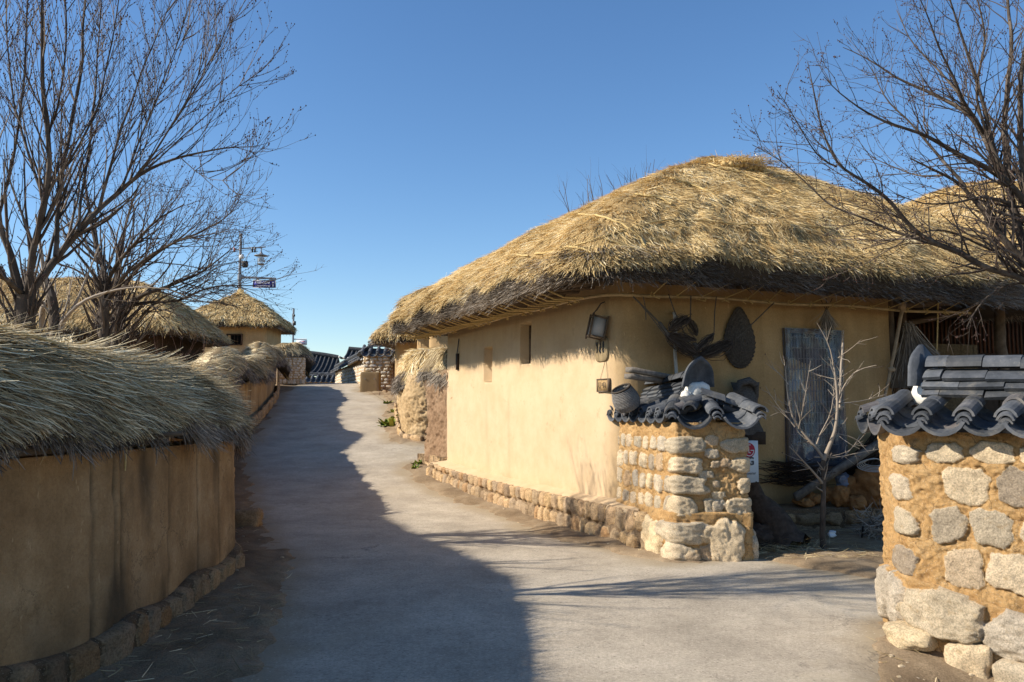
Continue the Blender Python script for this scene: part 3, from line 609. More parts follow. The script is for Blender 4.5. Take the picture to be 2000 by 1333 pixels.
G.build('eave_pole', M['wood'], lw)
# rocks at its foot
for i, (px, py, d, lb) in enumerate([(482, 1030, (.34, .30, .26), 'dark lone boulder on the dirt between left wall and lane'), (36, 1325, (.5, .3, .12), 'flat grey rock lying at the foot of the left wall, at the photo corner'), (455, 1112, (.13, .1, .07), 'small reddish stone beside the foundation of the left wall')]):
    p = gpt(px, py); G = Geo(); G.rock((p[0], p[1], p[2]+d[2]*.38), d, i*3+1, 12, .2, rnd=.3, rz=i); tag(G.build('rock', M['fstone_dark'], None, p), lb, 'rock', 'loose rocks along the left wall')

# ------------------------------------------------------------------ second left wall, up the slope
w2 = thing('earth_wall', 'pale clay wall further up the lane on the left, with a humped straw coping', 'wall', (-7, 20, gw(-7, 20)))
F2 = [(-4.1, 11.3), (-5.45, 15.3), (-6.75, 19), (-7.45, 23.5), (-8.6, 29), (-9.95, 33.8)]
G, *_ = hf_wall(F2+[(-10.4, 33.7), (-9.05, 28.9), (-7.9, 23.4), (-7.2, 18.9), (-5.9, 15.2), (-4.55, 11.2)], lambda x, y: gw(x, y)+.1, lambda x, y: gw(x, y)+1.28-.01*(y-20), res=.07, amp=.012, freq=2, closed=True, rad=.2, stain=lambda S_, H, Z, X: np.clip(fbm(np.stack([S_*2.5, H*.5, 0*H], -1), 3)-.3, 0, 1)*1.2,
    grooves=[(sv, .03, .03, -.2, 1.3) for sv in (6.3, 7.6, 9, 10.1, 11, 12.3, 14, 15.4, 17, 18.6, 20)])
G.build('wall_body', M['plaster_far'], w2)
G, *_ = hf_wall([(x+.13, y) for x, y in F2], lambda x, y: gw(x, y)-.1, lambda x, y: gw(x, y)+.30, res=.05, amp=.02, freq=4, rad=.2, stones=stone_rows([(.02, .40, .2, .4, .02, .08, 3)], 24, random.Random(8)))
G.build('foundation', M['founding'], w2)
_, sw2, _s = thatch_sweep([(-4.5, 11.0, 1.80), (-5.75, 15.2, 2.12), (-6.95, 18.2, 2.55), (-7.25, 20, 3.0), (-7.6, 21.9, 2.920), (-7.86, 23.5, 2.920), (-8.35, 26, 3.18), (-8.85, 28, 3.70), (-9.35, 31, 3.80), (-9.85, 33.6, 3.62)], .56, .52, 'thatch_coping', w2, M['straw_old'], M['butt'], dens=1700, L=(.25, .5), W=.011, lean=.45, fr=520, fl=.18, K=2, seed=8, backd=.6, rd0=.6, bump=.07, curl=.1)
G = Geo(); p = A([-9.9, 34.0]); G.tube([(p[0], p[1], gw(*p)), (p[0], p[1], gw(*p)+1.5)], .06, 8); G.build('end_post', M['palewood'], w2)
# third wall of stone and mud
w3 = thing('stone_wall', 'mud and stone wall left of the lane crest, under a rounded brown straw coping', 'wall', (-9.5, 35, gw(-9.5, 35)))
F3 = [(-10.45, 34.5), (-9.05, 35.1), (-9.85, 38), (-10.4, 38), (-9.6, 35.8), (-10.4, 35.2)]
G, *_ = hf_wall(F3, lambda x, y: gw(-9, 35), lambda x, y: gw(-9, 35)+1.18, res=.03, amp=.02, freq=5, closed=True, rad=.12, stones=stone_rows([(.0, .25, .1, .16, .02, .04, 3)]+[(.27+.1*i, .35+.1*i, .10, .2, .05, .03, 3) for i in range(9)], 9, random.Random(9)))
G.build('wall_body', M['masonry_far'], w3)
thatch_sweep([(-10.7, 34.9, 4.0), (-10.1, 35.3, 4.28), (-9.6, 35.6, 4.32), (-9.6, 36.5, 4.2), (-10.1, 38, 3.9)], .58, .58, 'thatch_coping', w3, M['straw_old'], M['butt'], dens=900, L=(.25, .5), W=.014, lean=.2, fr=380, fl=.2, K=2, seed=5, backd=1)

# ------------------------------------------------------------------ the big thatched house
C = A([1.30, 9.60]); U = unit(A([-2.53, 5.9])); V_ = unit(A([3.98, 1.63])); N1 = A([-U[1], U[0]])*-1; N1 = A([-.919, -.394]); N2 = A([V_[1], -V_[0]])
F = C+U*6.42; D = C+V_*4.3
def P2(t, o=0): return C+U*t+N1*o
def Q2(t, o=0): return C+V_*t+N2*o
house = thing('thatched_house', 'large ochre clay farmhouse with a heavy golden straw roof, right of the lane', 'house', (C[0], C[1], 0))
L1 = 6.42
rec = [(L1-4.45+.0, L1-4.10, 1.95, 2.53, .22), (L1-2.92, L1-2.56, 2.20, 2.80, .30)]
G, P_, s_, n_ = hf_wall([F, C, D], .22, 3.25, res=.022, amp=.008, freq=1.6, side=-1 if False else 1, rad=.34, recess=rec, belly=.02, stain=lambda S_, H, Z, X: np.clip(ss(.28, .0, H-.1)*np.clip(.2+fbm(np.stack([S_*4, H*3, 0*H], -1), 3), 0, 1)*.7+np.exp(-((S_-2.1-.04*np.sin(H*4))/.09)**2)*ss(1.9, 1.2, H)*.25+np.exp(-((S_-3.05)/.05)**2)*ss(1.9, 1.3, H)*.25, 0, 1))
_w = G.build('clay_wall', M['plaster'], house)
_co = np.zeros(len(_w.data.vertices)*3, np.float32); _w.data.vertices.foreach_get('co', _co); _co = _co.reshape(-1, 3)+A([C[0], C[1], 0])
_u = (_co[:, :2]-C)@U; _bleach_lit = ss(-.15, .5, _u+.12*fbm(_co*2, 2))*(1-.45*ss(2.0, 2.7, _co[:, 2]+.25*fbm(_co*1.2, 3)))  # bleaching plus painted shade: front wall and eave band kept darker in the colour
_w.data.attributes['rnd'].data.foreach_set('value', np.clip(_bleach_lit, 0, 1).astype(np.float32))
# back walls so that the house is closed
B1 = F-N1*4.6; B2 = D+(-N2)*1.6
for a, b in ((F, B1), (B1, B1-U*3.2), (D, B2)):
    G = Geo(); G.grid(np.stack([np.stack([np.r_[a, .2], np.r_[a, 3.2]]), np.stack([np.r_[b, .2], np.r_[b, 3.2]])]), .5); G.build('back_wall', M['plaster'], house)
# backs of the window recesses, their shade put into dark colours
for (a, b, za, zb, dp), dk in zip(rec, (0, 1)):
    t0, t1 = L1-a, L1-b; G = Geo()
    if dk:
        c0 = P2((t0+t1)/2, -dp+.03); R = np.stack([np.r_[U, 0], np.r_[N1, 0], [0, 0, 1]], 1)
        pr = P2((t0+t1)/2, -dp+.035); G.box((pr[0], pr[1], (za+zb)/2+.0), (t0-t1-.01, .03, zb-za-.02), R, m=0); pr = P2(t0-.015, -dp+.12); G.box((pr[0], pr[1], (za+zb)/2), (.02, .12, zb-za-.02), R, m=1)  # near-black panel stands for the unlit depth of the opening
        pr = P2(t1+.17, -dp+.06); G.box((pr[0], pr[1], (za+zb)/2), (.035, .05, zb-za), R, m=1)
        pr = P2(t1+.10, -dp+.08); G.box((pr[0], pr[1], (za+zb)/2-.05), (.03, .03, .06), R, m=0)
        G.build('window', [M['dark'], M['wood']], house)['label'] = 'narrow deep window slot with wood strips and a black panel standing for shade inside'
    else:
        pr = P2((t0+t1)/2, -dp+.008); R = np.stack([np.r_[U, 0], np.r_[N1, 0], [0, 0, 1]], 1); G.box((pr[0], pr[1], (za+zb)/2), (t0-t1-.01, .012, zb-za-.02), R)
        G.build('window', [flat('shade_brown_niche_back', (.15, .09, .045), .9, .1, 0, .3, 12, .3)], house)['label'] = 'shallow blocked window niche with a clay back coloured dark brown for shade'  # niche back is clay, darkened in its colour to show shade
# plinth along the foot
pl0, pl1 = A([1.38, 8.92]), A([-1.62, 15.7])
zt = lambda x, y: .40-.012*(y-9)+max(0, gw(x, y))*.6
rp = random.Random(12)
G, *_ = hf_wall([pl1+(pl1-pl0)*.0+A([.3, .35]), pl1, pl0, A([1.62, 8.85])], lambda x, y: gw(x, y)-.08, zt, res=.016, amp=.02, freq=6, rad=.12, cap=.05, stones=stone_rows([(.26, .50, .13, .24, .012, .05, 2.8), (.03, .27, .12, .22, .015, .06, 2.8)], 8.5, rp))
sa = np.linspace(0, 1, 90)[:, None]; fr = pl1+(pl0-pl1)*sa; bk = (F+N1*-.02)+((C+U*-.35)-(F))*sa
Gx = np.zeros((90, 14, 3))
for j, t in enumerate(np.linspace(0, 1, 14)):
    q = fr*(1-t)+bk*t; Gx[:, j, :2] = q; Gx[:, j, 2] = [zt(*a) for a in fr]; Gx[:, j, 2] += .07*t+.05*max(0, t-.75)*4*0+(-.03*(t < .05))
Gx[..., 2] += .012*fbm(Gx*3.5, 3)-.0*Gx[..., 2]
G.build('plinth_stones', M['founding'], house)
G = Geo(); G.grid(Gx, 1., .0); G.build('plinth_top', M['plaster'], house)

EZ = 2.97
def eg(p, n, w_): return (p[0], p[1], n[0], n[1], w_)
pe = C+N1*.98; fe = C+N2*.88
part1 = dict(e=[eg(pe, -N1, 4.2), eg(fe, -N2, 3.3), eg(F+U*.95, -U, 4.2), eg(C-N1*7.4, N1, 3.4)], H=2.16, p=1.42, bumps=[(3.35, 13.1, .75, .12)])
re = C+V_*6.55
part2 = dict(e=[eg(fe, -N2, 2.7), eg(re, -V_, 3.2), eg(C-N2*4.9, N2, 2.5), eg(C+V_*1.2, V_, 1.6)], H=1.72, p=1.35)
roof = Roof([part1, part2], C+U*1.5-N1*2.6, EZ, thick=.27, edge=.14, k=.055, bump=.05, lump=.09, seed=2)
roofo = roof.build('thatch_roof', house, M['straw'], M['butt'], dens=5200, L=(.10, .24), W=.0058, fr=1900, K=2, fringe_len=.20, under=.22)
# ropes across the thatch
def roof_rope(R, pxs, name, parent, r=.014, mat='rope', y0=6, y1=24):
    pts = []
    for (a, b), (c, d) in zip(pxs[:-1], pxs[1:]):
        for k in range(8):
            p = R.hit(a+(c-a)*k/8, b+(d-b)*k/8, y0, y1)
            if p is not None: pts.append(p+A([0, 0, .018+.006*math.sin(len(pts)*1.3)]))
    if len(pts) > 3:
        G = Geo(); P = A(pts); P[1:-1] = (P[:-2]+P[2:]+2*P[1:-1])/4; G.tube(P, r, 6); return G.build(name, M[mat], parent)
for rp_ in [[(1130, 421), (1170, 424), (1215, 440), (1250, 466), (1264, 492)], [(1045, 499), (1080, 495), (1110, 485), (1135, 488), (1162, 500)], [(1385, 322), (1410, 330), (1450, 340), (1500, 365), (1530, 380)],
            [(1310, 350), (1350, 362), (1390, 380), (1420, 405)], [(1010, 501), (1035, 503)], [(1240, 382), (1290, 388), (1315, 404)]]:
    roof_rope(roof, rp_, 'thatch_rope', house)
for rp_ in [[(1120, 484), (1180, 465), (1240, 445), (1300, 432), (1380, 434), (1450, 442), (1500, 440), (1600, 446), (1700, 455)], [(1180, 470), (1280, 500)], [(1500, 520), (1650, 510), (1780, 530)]]:
    roof_rope(roof, rp_, 'thatch_rope', house, .008)
# braided ridge knot
G = Geo(); pk = roof.hit(1428, 322, 9, 18)
if pk is None: pk = A([3.5, 12.8, 5.5])
for i in range(9):
    q = pk+A([.085*(i-4)+.2, .04*(i-4), -.01-.014*abs(i-4)]); G.rock(q, (.12, .22, .13), i, 7, .35, rnd=.35+.05*i, p=2)
q = np.repeat(pk[None]+A([.2, 0, .02]), 1500, 0)+rng.normal(0, 1, (1500, 3))*A([.24, .16, .03]); strands(G, q, rng.normal(0, 1, (1500, 3))*A([1, 1, .3])+A([.2, 0, .1]), A([0, 0, 1.])+0*q, .13, .008, rng.uniform(.4, 1, 1500), K=2)
G.build('braided_ridge', M['straw'], house)
# rafters, bamboo pole and straw ties under the eave
G = Geo(); R2 = random.Random(4)
for t in np.arange(.2, 6.8, .42):
    G = Geo(); a = P2(t, -.1); b = P2(t, .62); G.tube([(a[0], a[1], 3.10), (b[0], b[1], 3.02)], .045, 7, R2.random()); G.build('rafter', M['wood'], house)
for t in np.arange(.1, 6.6, .48):
    G = Geo(); a = Q2(t, -.1); b = Q2(t, .55); G.tube([(a[0], a[1], 3.12), (b[0], b[1], 3.02)], .05, 7, R2.random()); G.build('rafter', M['wood'], house)
G = Geo(); pts = [P2(t, .30) for t in (7.3, 5, 3, 1.2, .3)]+[C+(N1+N2)*.22]+[Q2(t, .26) for t in (.5, 1.5, 3, 4.5, 5.6)]
pp, _s = resample(roundpath(pts, .5), .15); z = 2.90+.012*np.sin(_s*3)-.02*ss(6, 7, _s)
G.tube(np.column_stack([pp, z]), .02, 8, .5); G.build('eave_pole', M['bamboo'], house)
G = Geo()
for t in np.arange(.35, 7.2, .2):
    G = Geo(); a = P2(t, .30); b = P2(t+R2.uniform(.05, .3), R2.uniform(.75, .92)); G.tube([(a[0], a[1], 2.890), ((a[0]+b[0])/2, (a[1]+b[1])/2, 2.895), (b[0], b[1], 3.0)], R2.uniform(.007, .013), 5)
    if R2.random() < .6:
        for k in range(4): G.tube([(a[0]+R2.uniform(-.02, .02), a[1]+R2.uniform(-.02, .02), 2.920), (a[0]+R2.uniform(-.03, .03), a[1]+R2.uniform(-.03, .03), 2.895), (a[0]+R2.uniform(-.04, .04), a[1]+R2.uniform(-.04, .04), 2.850)], .008, 5)
    G.build('straw_tie', M['rope'], house)
for t in np.arange(.3, 5.6, .34):
    G = Geo(); a = Q2(t, .26); b = Q2(t+R2.uniform(-.05, .25), .62)
    G.tube([(a[0], a[1], 2.890), (b[0], b[1], 3.02)], .008, 5)
    for k in range(3): G.tube([(a[0]+R2.uniform(-.02, .02), a[1], 2.920), (a[0]+R2.uniform(-.06, .06), a[1]-.03, 2.86), (a[0]+R2.uniform(-.08, .08), a[1]-.02, 2.88-R2.uniform(0, .05))], .006, 5)
    G.build('straw_tie', M['rope'], house)

# ------------------------------------------------------------------ curved grey roof tiles
def shell(G, C0, C1, side, up, w, am, th, sg=1, n=9, m=0):
    """a piece of curved tile between two centre points; sg=1 arched, -1 trough"""
    tn = random.random(); C0, C1, side, up = A(C0, float)+rng.normal(0, .0025, 3), A(C1, float)+rng.normal(0, .0035, 3), unit(side), unit(up); r = w/2/math.sin(am); a = np.linspace(-am, am, n)
    def arc(c, rr): return c+side*(rr*np.sin(a))[:, None]+up*(sg*(rr*np.cos(a)-r*math.cos(am)))[:, None]
    o0, o1, i0, i1 = arc(C0, r), arc(C1, r), arc(C0, r-th), arc(C1, r-th)
    G.grid(np.stack([o0, o1]), tn, 0, m); G.grid(np.stack([i0, i1]), tn, 0, m); G.grid(np.stack([o0, i0]), tn, 0, m); G.grid(np.stack([o1, i1]), tn, 0, m)
    for k in (0, -1): G.grid(np.stack([np.stack([o0[k], o1[k]]), np.stack([i0[k], i1[k]])]), tn, 0, m)
def tile_slope(name, parent, p0, p1, out, half, zr, ze, pitch=.24, seed=1, steps=3, endpad=0, skew=0., fan=0., rw=.135):
    rn = random.Random(seed); p0, p1, out = A(p0, float), A(p1, float), unit(out); d = p1-p0; L = np.linalg.norm(d); a = d/L; G = Geo(); n = max(1, int(round(L/pitch))); pt = L/n
    def line(s, t, up=0, dirr=None):
        o = out if dirr is None else dirr
        q = p0+a*s+o*half*t; return A([q[0], q[1], zr+(ze-zr)*t+up])
    for k in range(n+1):
        s = k*pt; fo = unit(out+a*fan*(s/L-.5)*2); j1 = rn.uniform(-.006, .006)
        if k < n:
            sc = s+pt/2; fo2 = unit(out+a*fan*((s+pt/2)/L-.5)*2)
            for j in range(steps):
                t0, t1 = j/steps, (j+1.2)/steps if j < steps-1 else 1.03
                shell(G, line(sc, t0, .0, fo2), line(sc, t1, .022+rn.uniform(-.003, .003), fo2), [*a, 0], [0, 0, 1], pt*1.16, 1.15, .022, -1)
        for j in range(2):
            t0, t1 = j*.46, (.50 if j == 0 else .93)
            shell(G, line(s, t0, .04+j1, fo), line(s, t1, .052+j1+rn.uniform(-.003, .003), fo), [*a, 0], [0, 0, 1], rw, 1.45, .016, 1)
        shell(G, line(s, .80, .035, fo), line(s, .97, .028, fo), [*a, 0], [0, 0, 1], .105, 1.4, .014, 1)
        shell(G, line(s, .80, .015, fo), line(s, 1.0, .008, fo), [*a, 0], [0, 0, 1], .08, 1.4, .012, 1)
    return G.build(name, M['tile'], parent, smooth=False)
def tile_ridge(name, parent, p0, p1, z0, levels=3, w0=.34, rise=(0, 0), seed=1, L0=.25, dz=.055):
    rn = random.Random(seed); p0, p1 = A(p0, float), A(p1, float); d = p1-p0; L = np.linalg.norm(d); a = d/L; o = A([a[1], -a[0]]); G = Geo()
    def zz(s): t = s/L; return rise[0]*(1-t)**2+rise[1]*t**2
    for l in range(levels+1):
        top = l == levels; w = (.20 if top else w0-.035*l); step = L0*(.82 if top else 1); s = -rn.uniform(0, step*.6)
        while s < L:
            a0, a1 = max(0, s), min(L, s+step*.985)
            if a1-a0 > .04:
                q0, q1 = p0+a*a0, p0+a*a1; j = rn.uniform(-.005, .005); z = z0+dz*l+(.02 if top else 0)
                shell(G, [q0[0], q0[1], z+zz(a0)+j], [q1[0], q1[1], z+zz(a1)+j+.008], [*o, 0], [0, 0, 1], w, 1.35 if top else .75, .026 if not top else .018, 1, n=9)
            s += step
    return G.build(name, M['tile'], parent, smooth=False)
def end_arch(name, parent, c, axis, w=.34, h=.42, lean=.25):
    """upright rounded tile closing a ridge end"""
    ax = unit(A([axis[0], axis[1], 0.])); sd = A([ax[1], -ax[0], 0]); up = unit(A([0, 0, 1.])+ax*lean); G = Geo(); n = 15
    t = np.linspace(-1, 1, n); xo = t*w/2*np.where(np.abs(t) < 1, 1, 1); yo = h*(1-np.abs(t)**2.2)**.5; yo = np.maximum(yo, 0)+.03*np.clip(1-np.abs(t)*3, 0, 1)
    def ring(sc, push): return A(c)+ax*push+sd*(xo*sc)[:, None]+up*(yo*sc)[:, None]
    a0, a1, b0, b1 = ring(1, .02), ring(.88, .035), ring(1, -.01), ring(.86, -.01)
    cen = np.repeat((A(c)+ax*-.005)[None], n, 0); G.grid(np.stack([a0, a1, b1*0+ring(.84, .0), cen]), .5); G.grid(np.stack([a0, b0, np.repeat((A(c)-ax*.03)[None], n, 0)]), .5)
    return G.build(name, M['tile'], parent)

# ------------------------------------------------------------------ tile-capped gate pillar by the house
pil = thing('gate_pillar', 'stone and clay gate wall butting onto the house corner, capped with dark tiles', 'wall', (2.0, 8.9, 0))
PA, PB, PC, PD = A([1.27, 9.62]), A([1.70, 8.40]), A([2.44, 8.42]), A([2.5, 9.9])
rr = random.Random(21)
len1 = np.linalg.norm(PB-PA)
st = stone_rows([(.49, .675, .12, .20, .035, .022, 3), (.70, .895, .11, .18, .035, .022, 3), (.92, 1.115, .11, .18, .035, .022, 3), (1.14, 1.30, .11, .19, .03, .022, 3)], len1-.2, rr)
# quoins on the corner and far corner of the front
c1 = len1; c2 = len1+.74
for h, hw_, a, o_, b_ in ((.585, .105, .17, .03, .19), (.80, .095, .25, .09, .13), (1.01, .088, .21, .06, .17), (1.215, .085, .24, .04, .20)):
    st += [(c1+o_, h, a, hw_, .035, h*37.7, .1+.35*abs(math.sin(h*23)), 4.2), (c2-.03+.05*math.sin(h*9), h-.005, b_, hw_*.9, .03, h*71, .45+.2*math.sin(h*20), 4.2)]
st += [(c1+.36, .58, .10, .085, .02, 41, .2, 3.5), (c1+.43, .70, .07, .04, .015, 43, .8, 3), (c1+.36, 1.13, .08, .05, .02, 47, .5, 3.5), (c1+.37, 1.27, .07, .05, .015, 49, .9, 3), (c1+.30, .91, .08, .04, .02, 51, .3, 3)]
st += [(c1+.42, .60, .07, .055, .02, 3.3, .5, 3), (c1+.40, 1.02, .05, .04, .02, 5.3, .9, 3), (c1+.50, 1.04, .06, .045, .02, 8.3, .95, 3), (c1+.40, .82, .04, .04, .015, 5.9, .9, 3)]
st += [(c1+1.3+.25*i, .3+.22*(i % 4), .11, .09, .03, i*3.1, .5, 3) for i in range(8)]
G, *_ = hf_wall([PA, PB, PC, PD], -.05, 1.40, res=.0105, amp=.012, freq=7, rad=.035, stones=st, batter=.03, crumb=.010)
G.build('masonry', M['masonry'], pil)
st = [(.16, .36, .16, .12, .04, 2, .5, 3), (.52, .24, .18, .25, .06, 3.3, .65, 3), (.90, .24, .20, .25, .06, 5, .68, 3), (1.38, .38, .32, .115, .06, 7.7, .6, 3.8), (1.33, .14, .22, .125, .08, 9, .45, 3.4), (1.66, .14, .09, .11, .03, 11, .95, 3), (1.86, .26, .20, .25, .07, 13, .42, 3), (1.72, .36, .14, .09, .04, 15, .4, 3), (2.3, .2, .22, .2, .06, 17, .5, 3), (2.8, .2, .2, .2, .06, 19, .5, 3), (1.5, .12, .08, .1, .05, 21, .9, 3)]
G, *_ = hf_wall([PA+A([-.05, -.02]), PB+A([-.05, -.05]), PC+A([.05, -.06]), PD+A([.06, 0])], -.1, .47, res=.012, amp=.015, freq=6, rad=.05, stones=st, cap=.06)
G.build('foundation', M['masonry'], pil)
# corbel clay under the tiles, coping
rA, rB = A([1.62, 9.85]), A([2.02, 8.95])
ld = unit(PB-PA); ln = A([-ld[1], ld[0]]); ln = ln if ln[0] < 0 else -ln
tile_slope('eave_tiles', pil, A([1.56, 9.95]), A([2.0, 8.62]), ln, .42, 1.60, 1.44, .215, 2)
fd = unit(PC-PB); fn = A([fd[1], -fd[0]]); fn = fn if fn[1] < 0 else -fn
tile_slope('front_tiles', pil, A([1.80, 8.88]), A([2.42, 8.84]), fn, .54, 1.60, 1.43, .31, 3, fan=.30, steps=2, rw=.165)
tile_slope('rear_tiles', pil, A([2.28, 8.7]), A([2.36, 9.9]), A([1, .05]), .34, 1.58, 1.44, .24, 4, steps=2)
tile_ridge('ridge_tiles', pil, rA+A([-.04, .1]), rB, 1.60, 4, .36, (0, .07), 5, .22, .05)
end_arch('ridge_end_tile', pil, (rB[0]+.03, rB[1]-.06, 1.78), (rB-rA), .43, .31, .16)
G = Geo(); q = rB+unit(rB-rA)*.06; G.rock((q[0], q[1], 1.72), (.28, .2, .24), 3, 12, .1, p=2.4); G.rock((q[0]-.13, q[1]-.06, 1.66), (.13, .16, .17), 5, 10, .15, p=2.4); q = rA+A([-.12, .05]); G.rock((q[0]+.05, q[1], 1.70), (.22, .12, .2), 8, 8, .2, p=2.5)
G.build('lime_plaster', M['lime'], pil)
G = Geo(); q = rB+unit(rB-rA)*.16; s_ = A([ln[0], ln[1], 0]); shell(G, (q[0]-.02, q[1]-.02, 1.70), (q[0]+.22, q[1]-.1, 1.62), (0.2, 1, 0), (0, 0, 1), .17, 1.4, .018); shell(G, (q[0]-.12, q[1]-.06, 1.63), (q[0]-.24, q[1]-.42, 1.53), (1, -.2, 0), (0, 0, 1), .15, 1.4, .018)
G.build('hip_tiles', M['tile'], pil, smooth=False)

# ------------------------------------------------------------------ right gate wall
rw = thing('gate_wall', 'stone and clay wall at the right edge of the photo, topped with grey ridge tiles', 'wall', (3.0, 5.2, 0))
R0, R1, RB = A([2.68, 5.50]), A([4.35, 3.88]), A([2.74, 6.05])
rr = random.Random(33)
g_ = lambda x, y: float(g0(x, y))
Lr = .55
st = []
rows = [(.50, .66), (.70, .88), (.93, 1.10), (1.13, 1.28)]
for i, (h0, h1) in enumerate(((.43, .655), (.695, .925), (.965, 1.18), (1.22, 1.34))):
    s = Lr+.10+(.09, .03, .12, .02)[i]
    while s < 2.95:
        wd = rr.uniform(.19, .29)*(1 if i < 3 else .9); hh = (h1-h0)*rr.uniform(1.0, 1.17)
        sl = -.0*(s-Lr)
        st.append((s+wd/2, (h0+h1)/2+sl+rr.uniform(-.01, .01), wd/2, hh/2, rr.uniform(.010, .017), rr.random()*99, rr.random(), rr.choice([2.8, 3.4, 4.6])))
        s += wd+rr.uniform(.015, .05)
for h, hw_ in ((.58, .10), (.83, .09), (1.07, .085), (1.30, .06)):
    st += [(Lr-.12+.03*math.sin(h*11), h-.05, .16, hw_, .03, h*13, .3+.3*math.sin(h*30), 3.2)]
G, *_ = hf_wall([RB, R0, R1], lambda x, y: 0.0, lambda x, y: 1.41, res=.0078, amp=.014, freq=9, rad=.05, stones=st, crumb=.010)
G.build('masonry', M['masonry'], rw)
st = [(.12, .30, .13, .17, .07, 3, .55, 3), (.38, .29, .13, .18, .08, 5, .55, 3), (.76, .29, .24, .15, .09, 7, .25, 3), (1.27, .20, .27, .15, .09, 9, .55, 3.3), (1.72, .13, .18, .19, .08, 11, .7, 3), (2.1, .05, .22, .19, .08, 13, .5, 3), (2.5, .0, .2, .2, .08, 15, .4, 3)]
G, *_ = hf_wall([RB+A([-.02, 0]), R0+A([-.03, -.02]), R1+A([-.03, -.03])], lambda x, y: -.05, lambda x, y: .42-.28*(x-2.68), res=.008, amp=.015, freq=6, rad=.06, cap=.1, stones=[(a, b-.0*a, c_, d_, e_, f_, t_, p_) for a, b, c_, d_, e_, f_, t_, p_ in st])
G.build('foundation', M['masonry'], rw)
dr = unit(R1-R0); nn = A([-dr[1], dr[0]]); nn = nn if nn[0] < 0 else -nn
for i, (s, wd, z, hh, dp) in enumerate([(-.05, .30, .06, .15, .28), (.30, .26, -.02, .24, .22), (.62, .36, -.08, .22, .22), (.98, .3, -.14, .25, .2), (1.35, .34, -.17, .22, .2), (1.75, .4, -.2, .25, .2)]):
    G = Geo(); q = R0+dr*(s+.05)+nn*.03; G.rock((q[0], q[1], z), (wd, dp, hh), i*5+2, 16, .13, rnd=(.75, .4, .6, .45, .3, .6)[i], p=4.5, rz=math.atan2(dr[1], dr[0])); G.build('footing_stone', M['masonry'], rw)
tile_slope('eave_tiles', rw, R0-nn*.30-dr*.10, R1-nn*.30, nn, .44, 1.60, 1.46, .25, 12)
tile_slope('end_tiles', rw, A([2.98, 5.80]), A([3.06, 6.4]), A([-1, -.1]), .34, 1.58, 1.46, .25, 13, steps=2)
ra, rb = R0-nn*.34+dr*.06, R1-nn*.34
tile_ridge('ridge_tiles', rw, ra, rb, 1.61, 3, .40, (.05, 0), 15, .27, .058)
end_arch('ridge_end_tile', rw, (ra[0]-dr[0]*.03, ra[1]-dr[1]*.03, 1.72), A([-.55, .83]), .38, .27, .05)
G = Geo(); G.rock((ra[0]-dr[0]*.0, ra[1]-dr[1]*.0, 1.66), (.22, .22, .20), 3, 12, .12, p=2.6); G.build('lime_plaster', M['lime'], rw)
# pebbles on the dirt by it
rn = random.Random(3); pb = None; G = Geo()
for k in range(240):
    x, y = rn.uniform(1.9, 3.2), rn.uniform(3.9, 5.4)
    if rn.random() < .4: x, y = rn.uniform(-3.6, 2.2), rn.uniform(4, 12)
    if polysd(A([x]), A([y]), POLY)[0] > -.02: continue
    z, _ = dirt_z(A([x]), A([y])); r = rn.uniform(.006, .02); G.rock((x, y, z[0]), (r*2, r*1.6, r*1.2), k, 4, .2, rnd=rn.random(), p=2.3)
tag(G.build('gravel', M['masonry']), 'small scattered pebbles and crumbs lying on the dirt verges', 'gravel', kind='stuff')

# ------------------------------------------------------------------ court behind the gate
ter = thing('stone_terrace', 'low dark stone terrace along the foot of the house front', 'terrace', (4, 10, 0))
tp = [A([2.3, 10.05]), A([3.0, 9.95]), A([5.6, 10.35]), A([9.5, 11.5])]
G, *_ = hf_wall(tp, -.05, .30, res=.02, amp=.015, freq=5, rad=.05, stones=stone_rows([(.02, .15, .25, .4, .02, .06, 3.6), (.155, .31, .2, .42, .02, .07, 3.6)], 8, random.Random(41)))
G.build('stone_face', M['fstone_dark'], ter)
G = Geo(); a = np.linspace(0, 1, 60)[:, None]; fr = resample(A(tp), .12)[0]; Pg = np.stack([np.column_stack([fr, np.full(len(fr), .298)]), np.column_stack([fr+A([-.15, .5]), np.full(len(fr), .31)]), np.column_stack([fr+A([-.6, 2.2]), np.full(len(fr), .32)])], 1); G.grid(Pg); G.build('earth_top', M['dirt'], ter)

def clay_lump(px, py, Y, d, seed, lb, mat='earthlump'):
    p = at(px, py, Y); G = Geo(); G.rock(p, d, seed, 16, .30, p=2.4, rz=seed); return tag(G.build('clay_lump', M[mat], None, p), lb, 'clay lump', 'lumps of old clay on the terrace')
mt = MT('orange_clay_lump', .97, .05); mt.color(mt.ramp(mt.noise(9, 7, .7), [(.3, (.26, .115, .04)), (.6, (.42, .20, .075)), (.8, (.50, .27, .12))])); mt.bump(mt.noise(30, 8, .75), 1, .02); M['earthlump'] = mt.m
clay_lump(1705, 950, 10.35, (.62, .45, .50), 2, 'biggest orange clay lump, beside the right gate wall')
clay_lump(1668, 955, 10.5, (.42, .4, .34), 9, 'medium orange clay lump leaning on the left flank of the biggest lump')
clay_lump(1641, 969, 10.22, (.25, .22, .25), 4, 'sunlit orange clay lump, just right of the small tree trunk')
clay_lump(1671, 982, 10.15, (.26, .2, .17), 5, 'small sunlit clay lump at the very edge of the terrace')
clay_lump(1618, 966, 10.35, (.17, .2, .18), 6, 'clay lump half hidden behind the small tree trunk')
clay_lump(1590, 975, 10.3, (.2, .2, .16), 7, 'reddish clay lump under the leaning plank, left of the trunk')
clay_lump(1567, 981, 10.2, (.26, .2, .11), 8, 'flat brown clay lump, leftmost on the terrace')

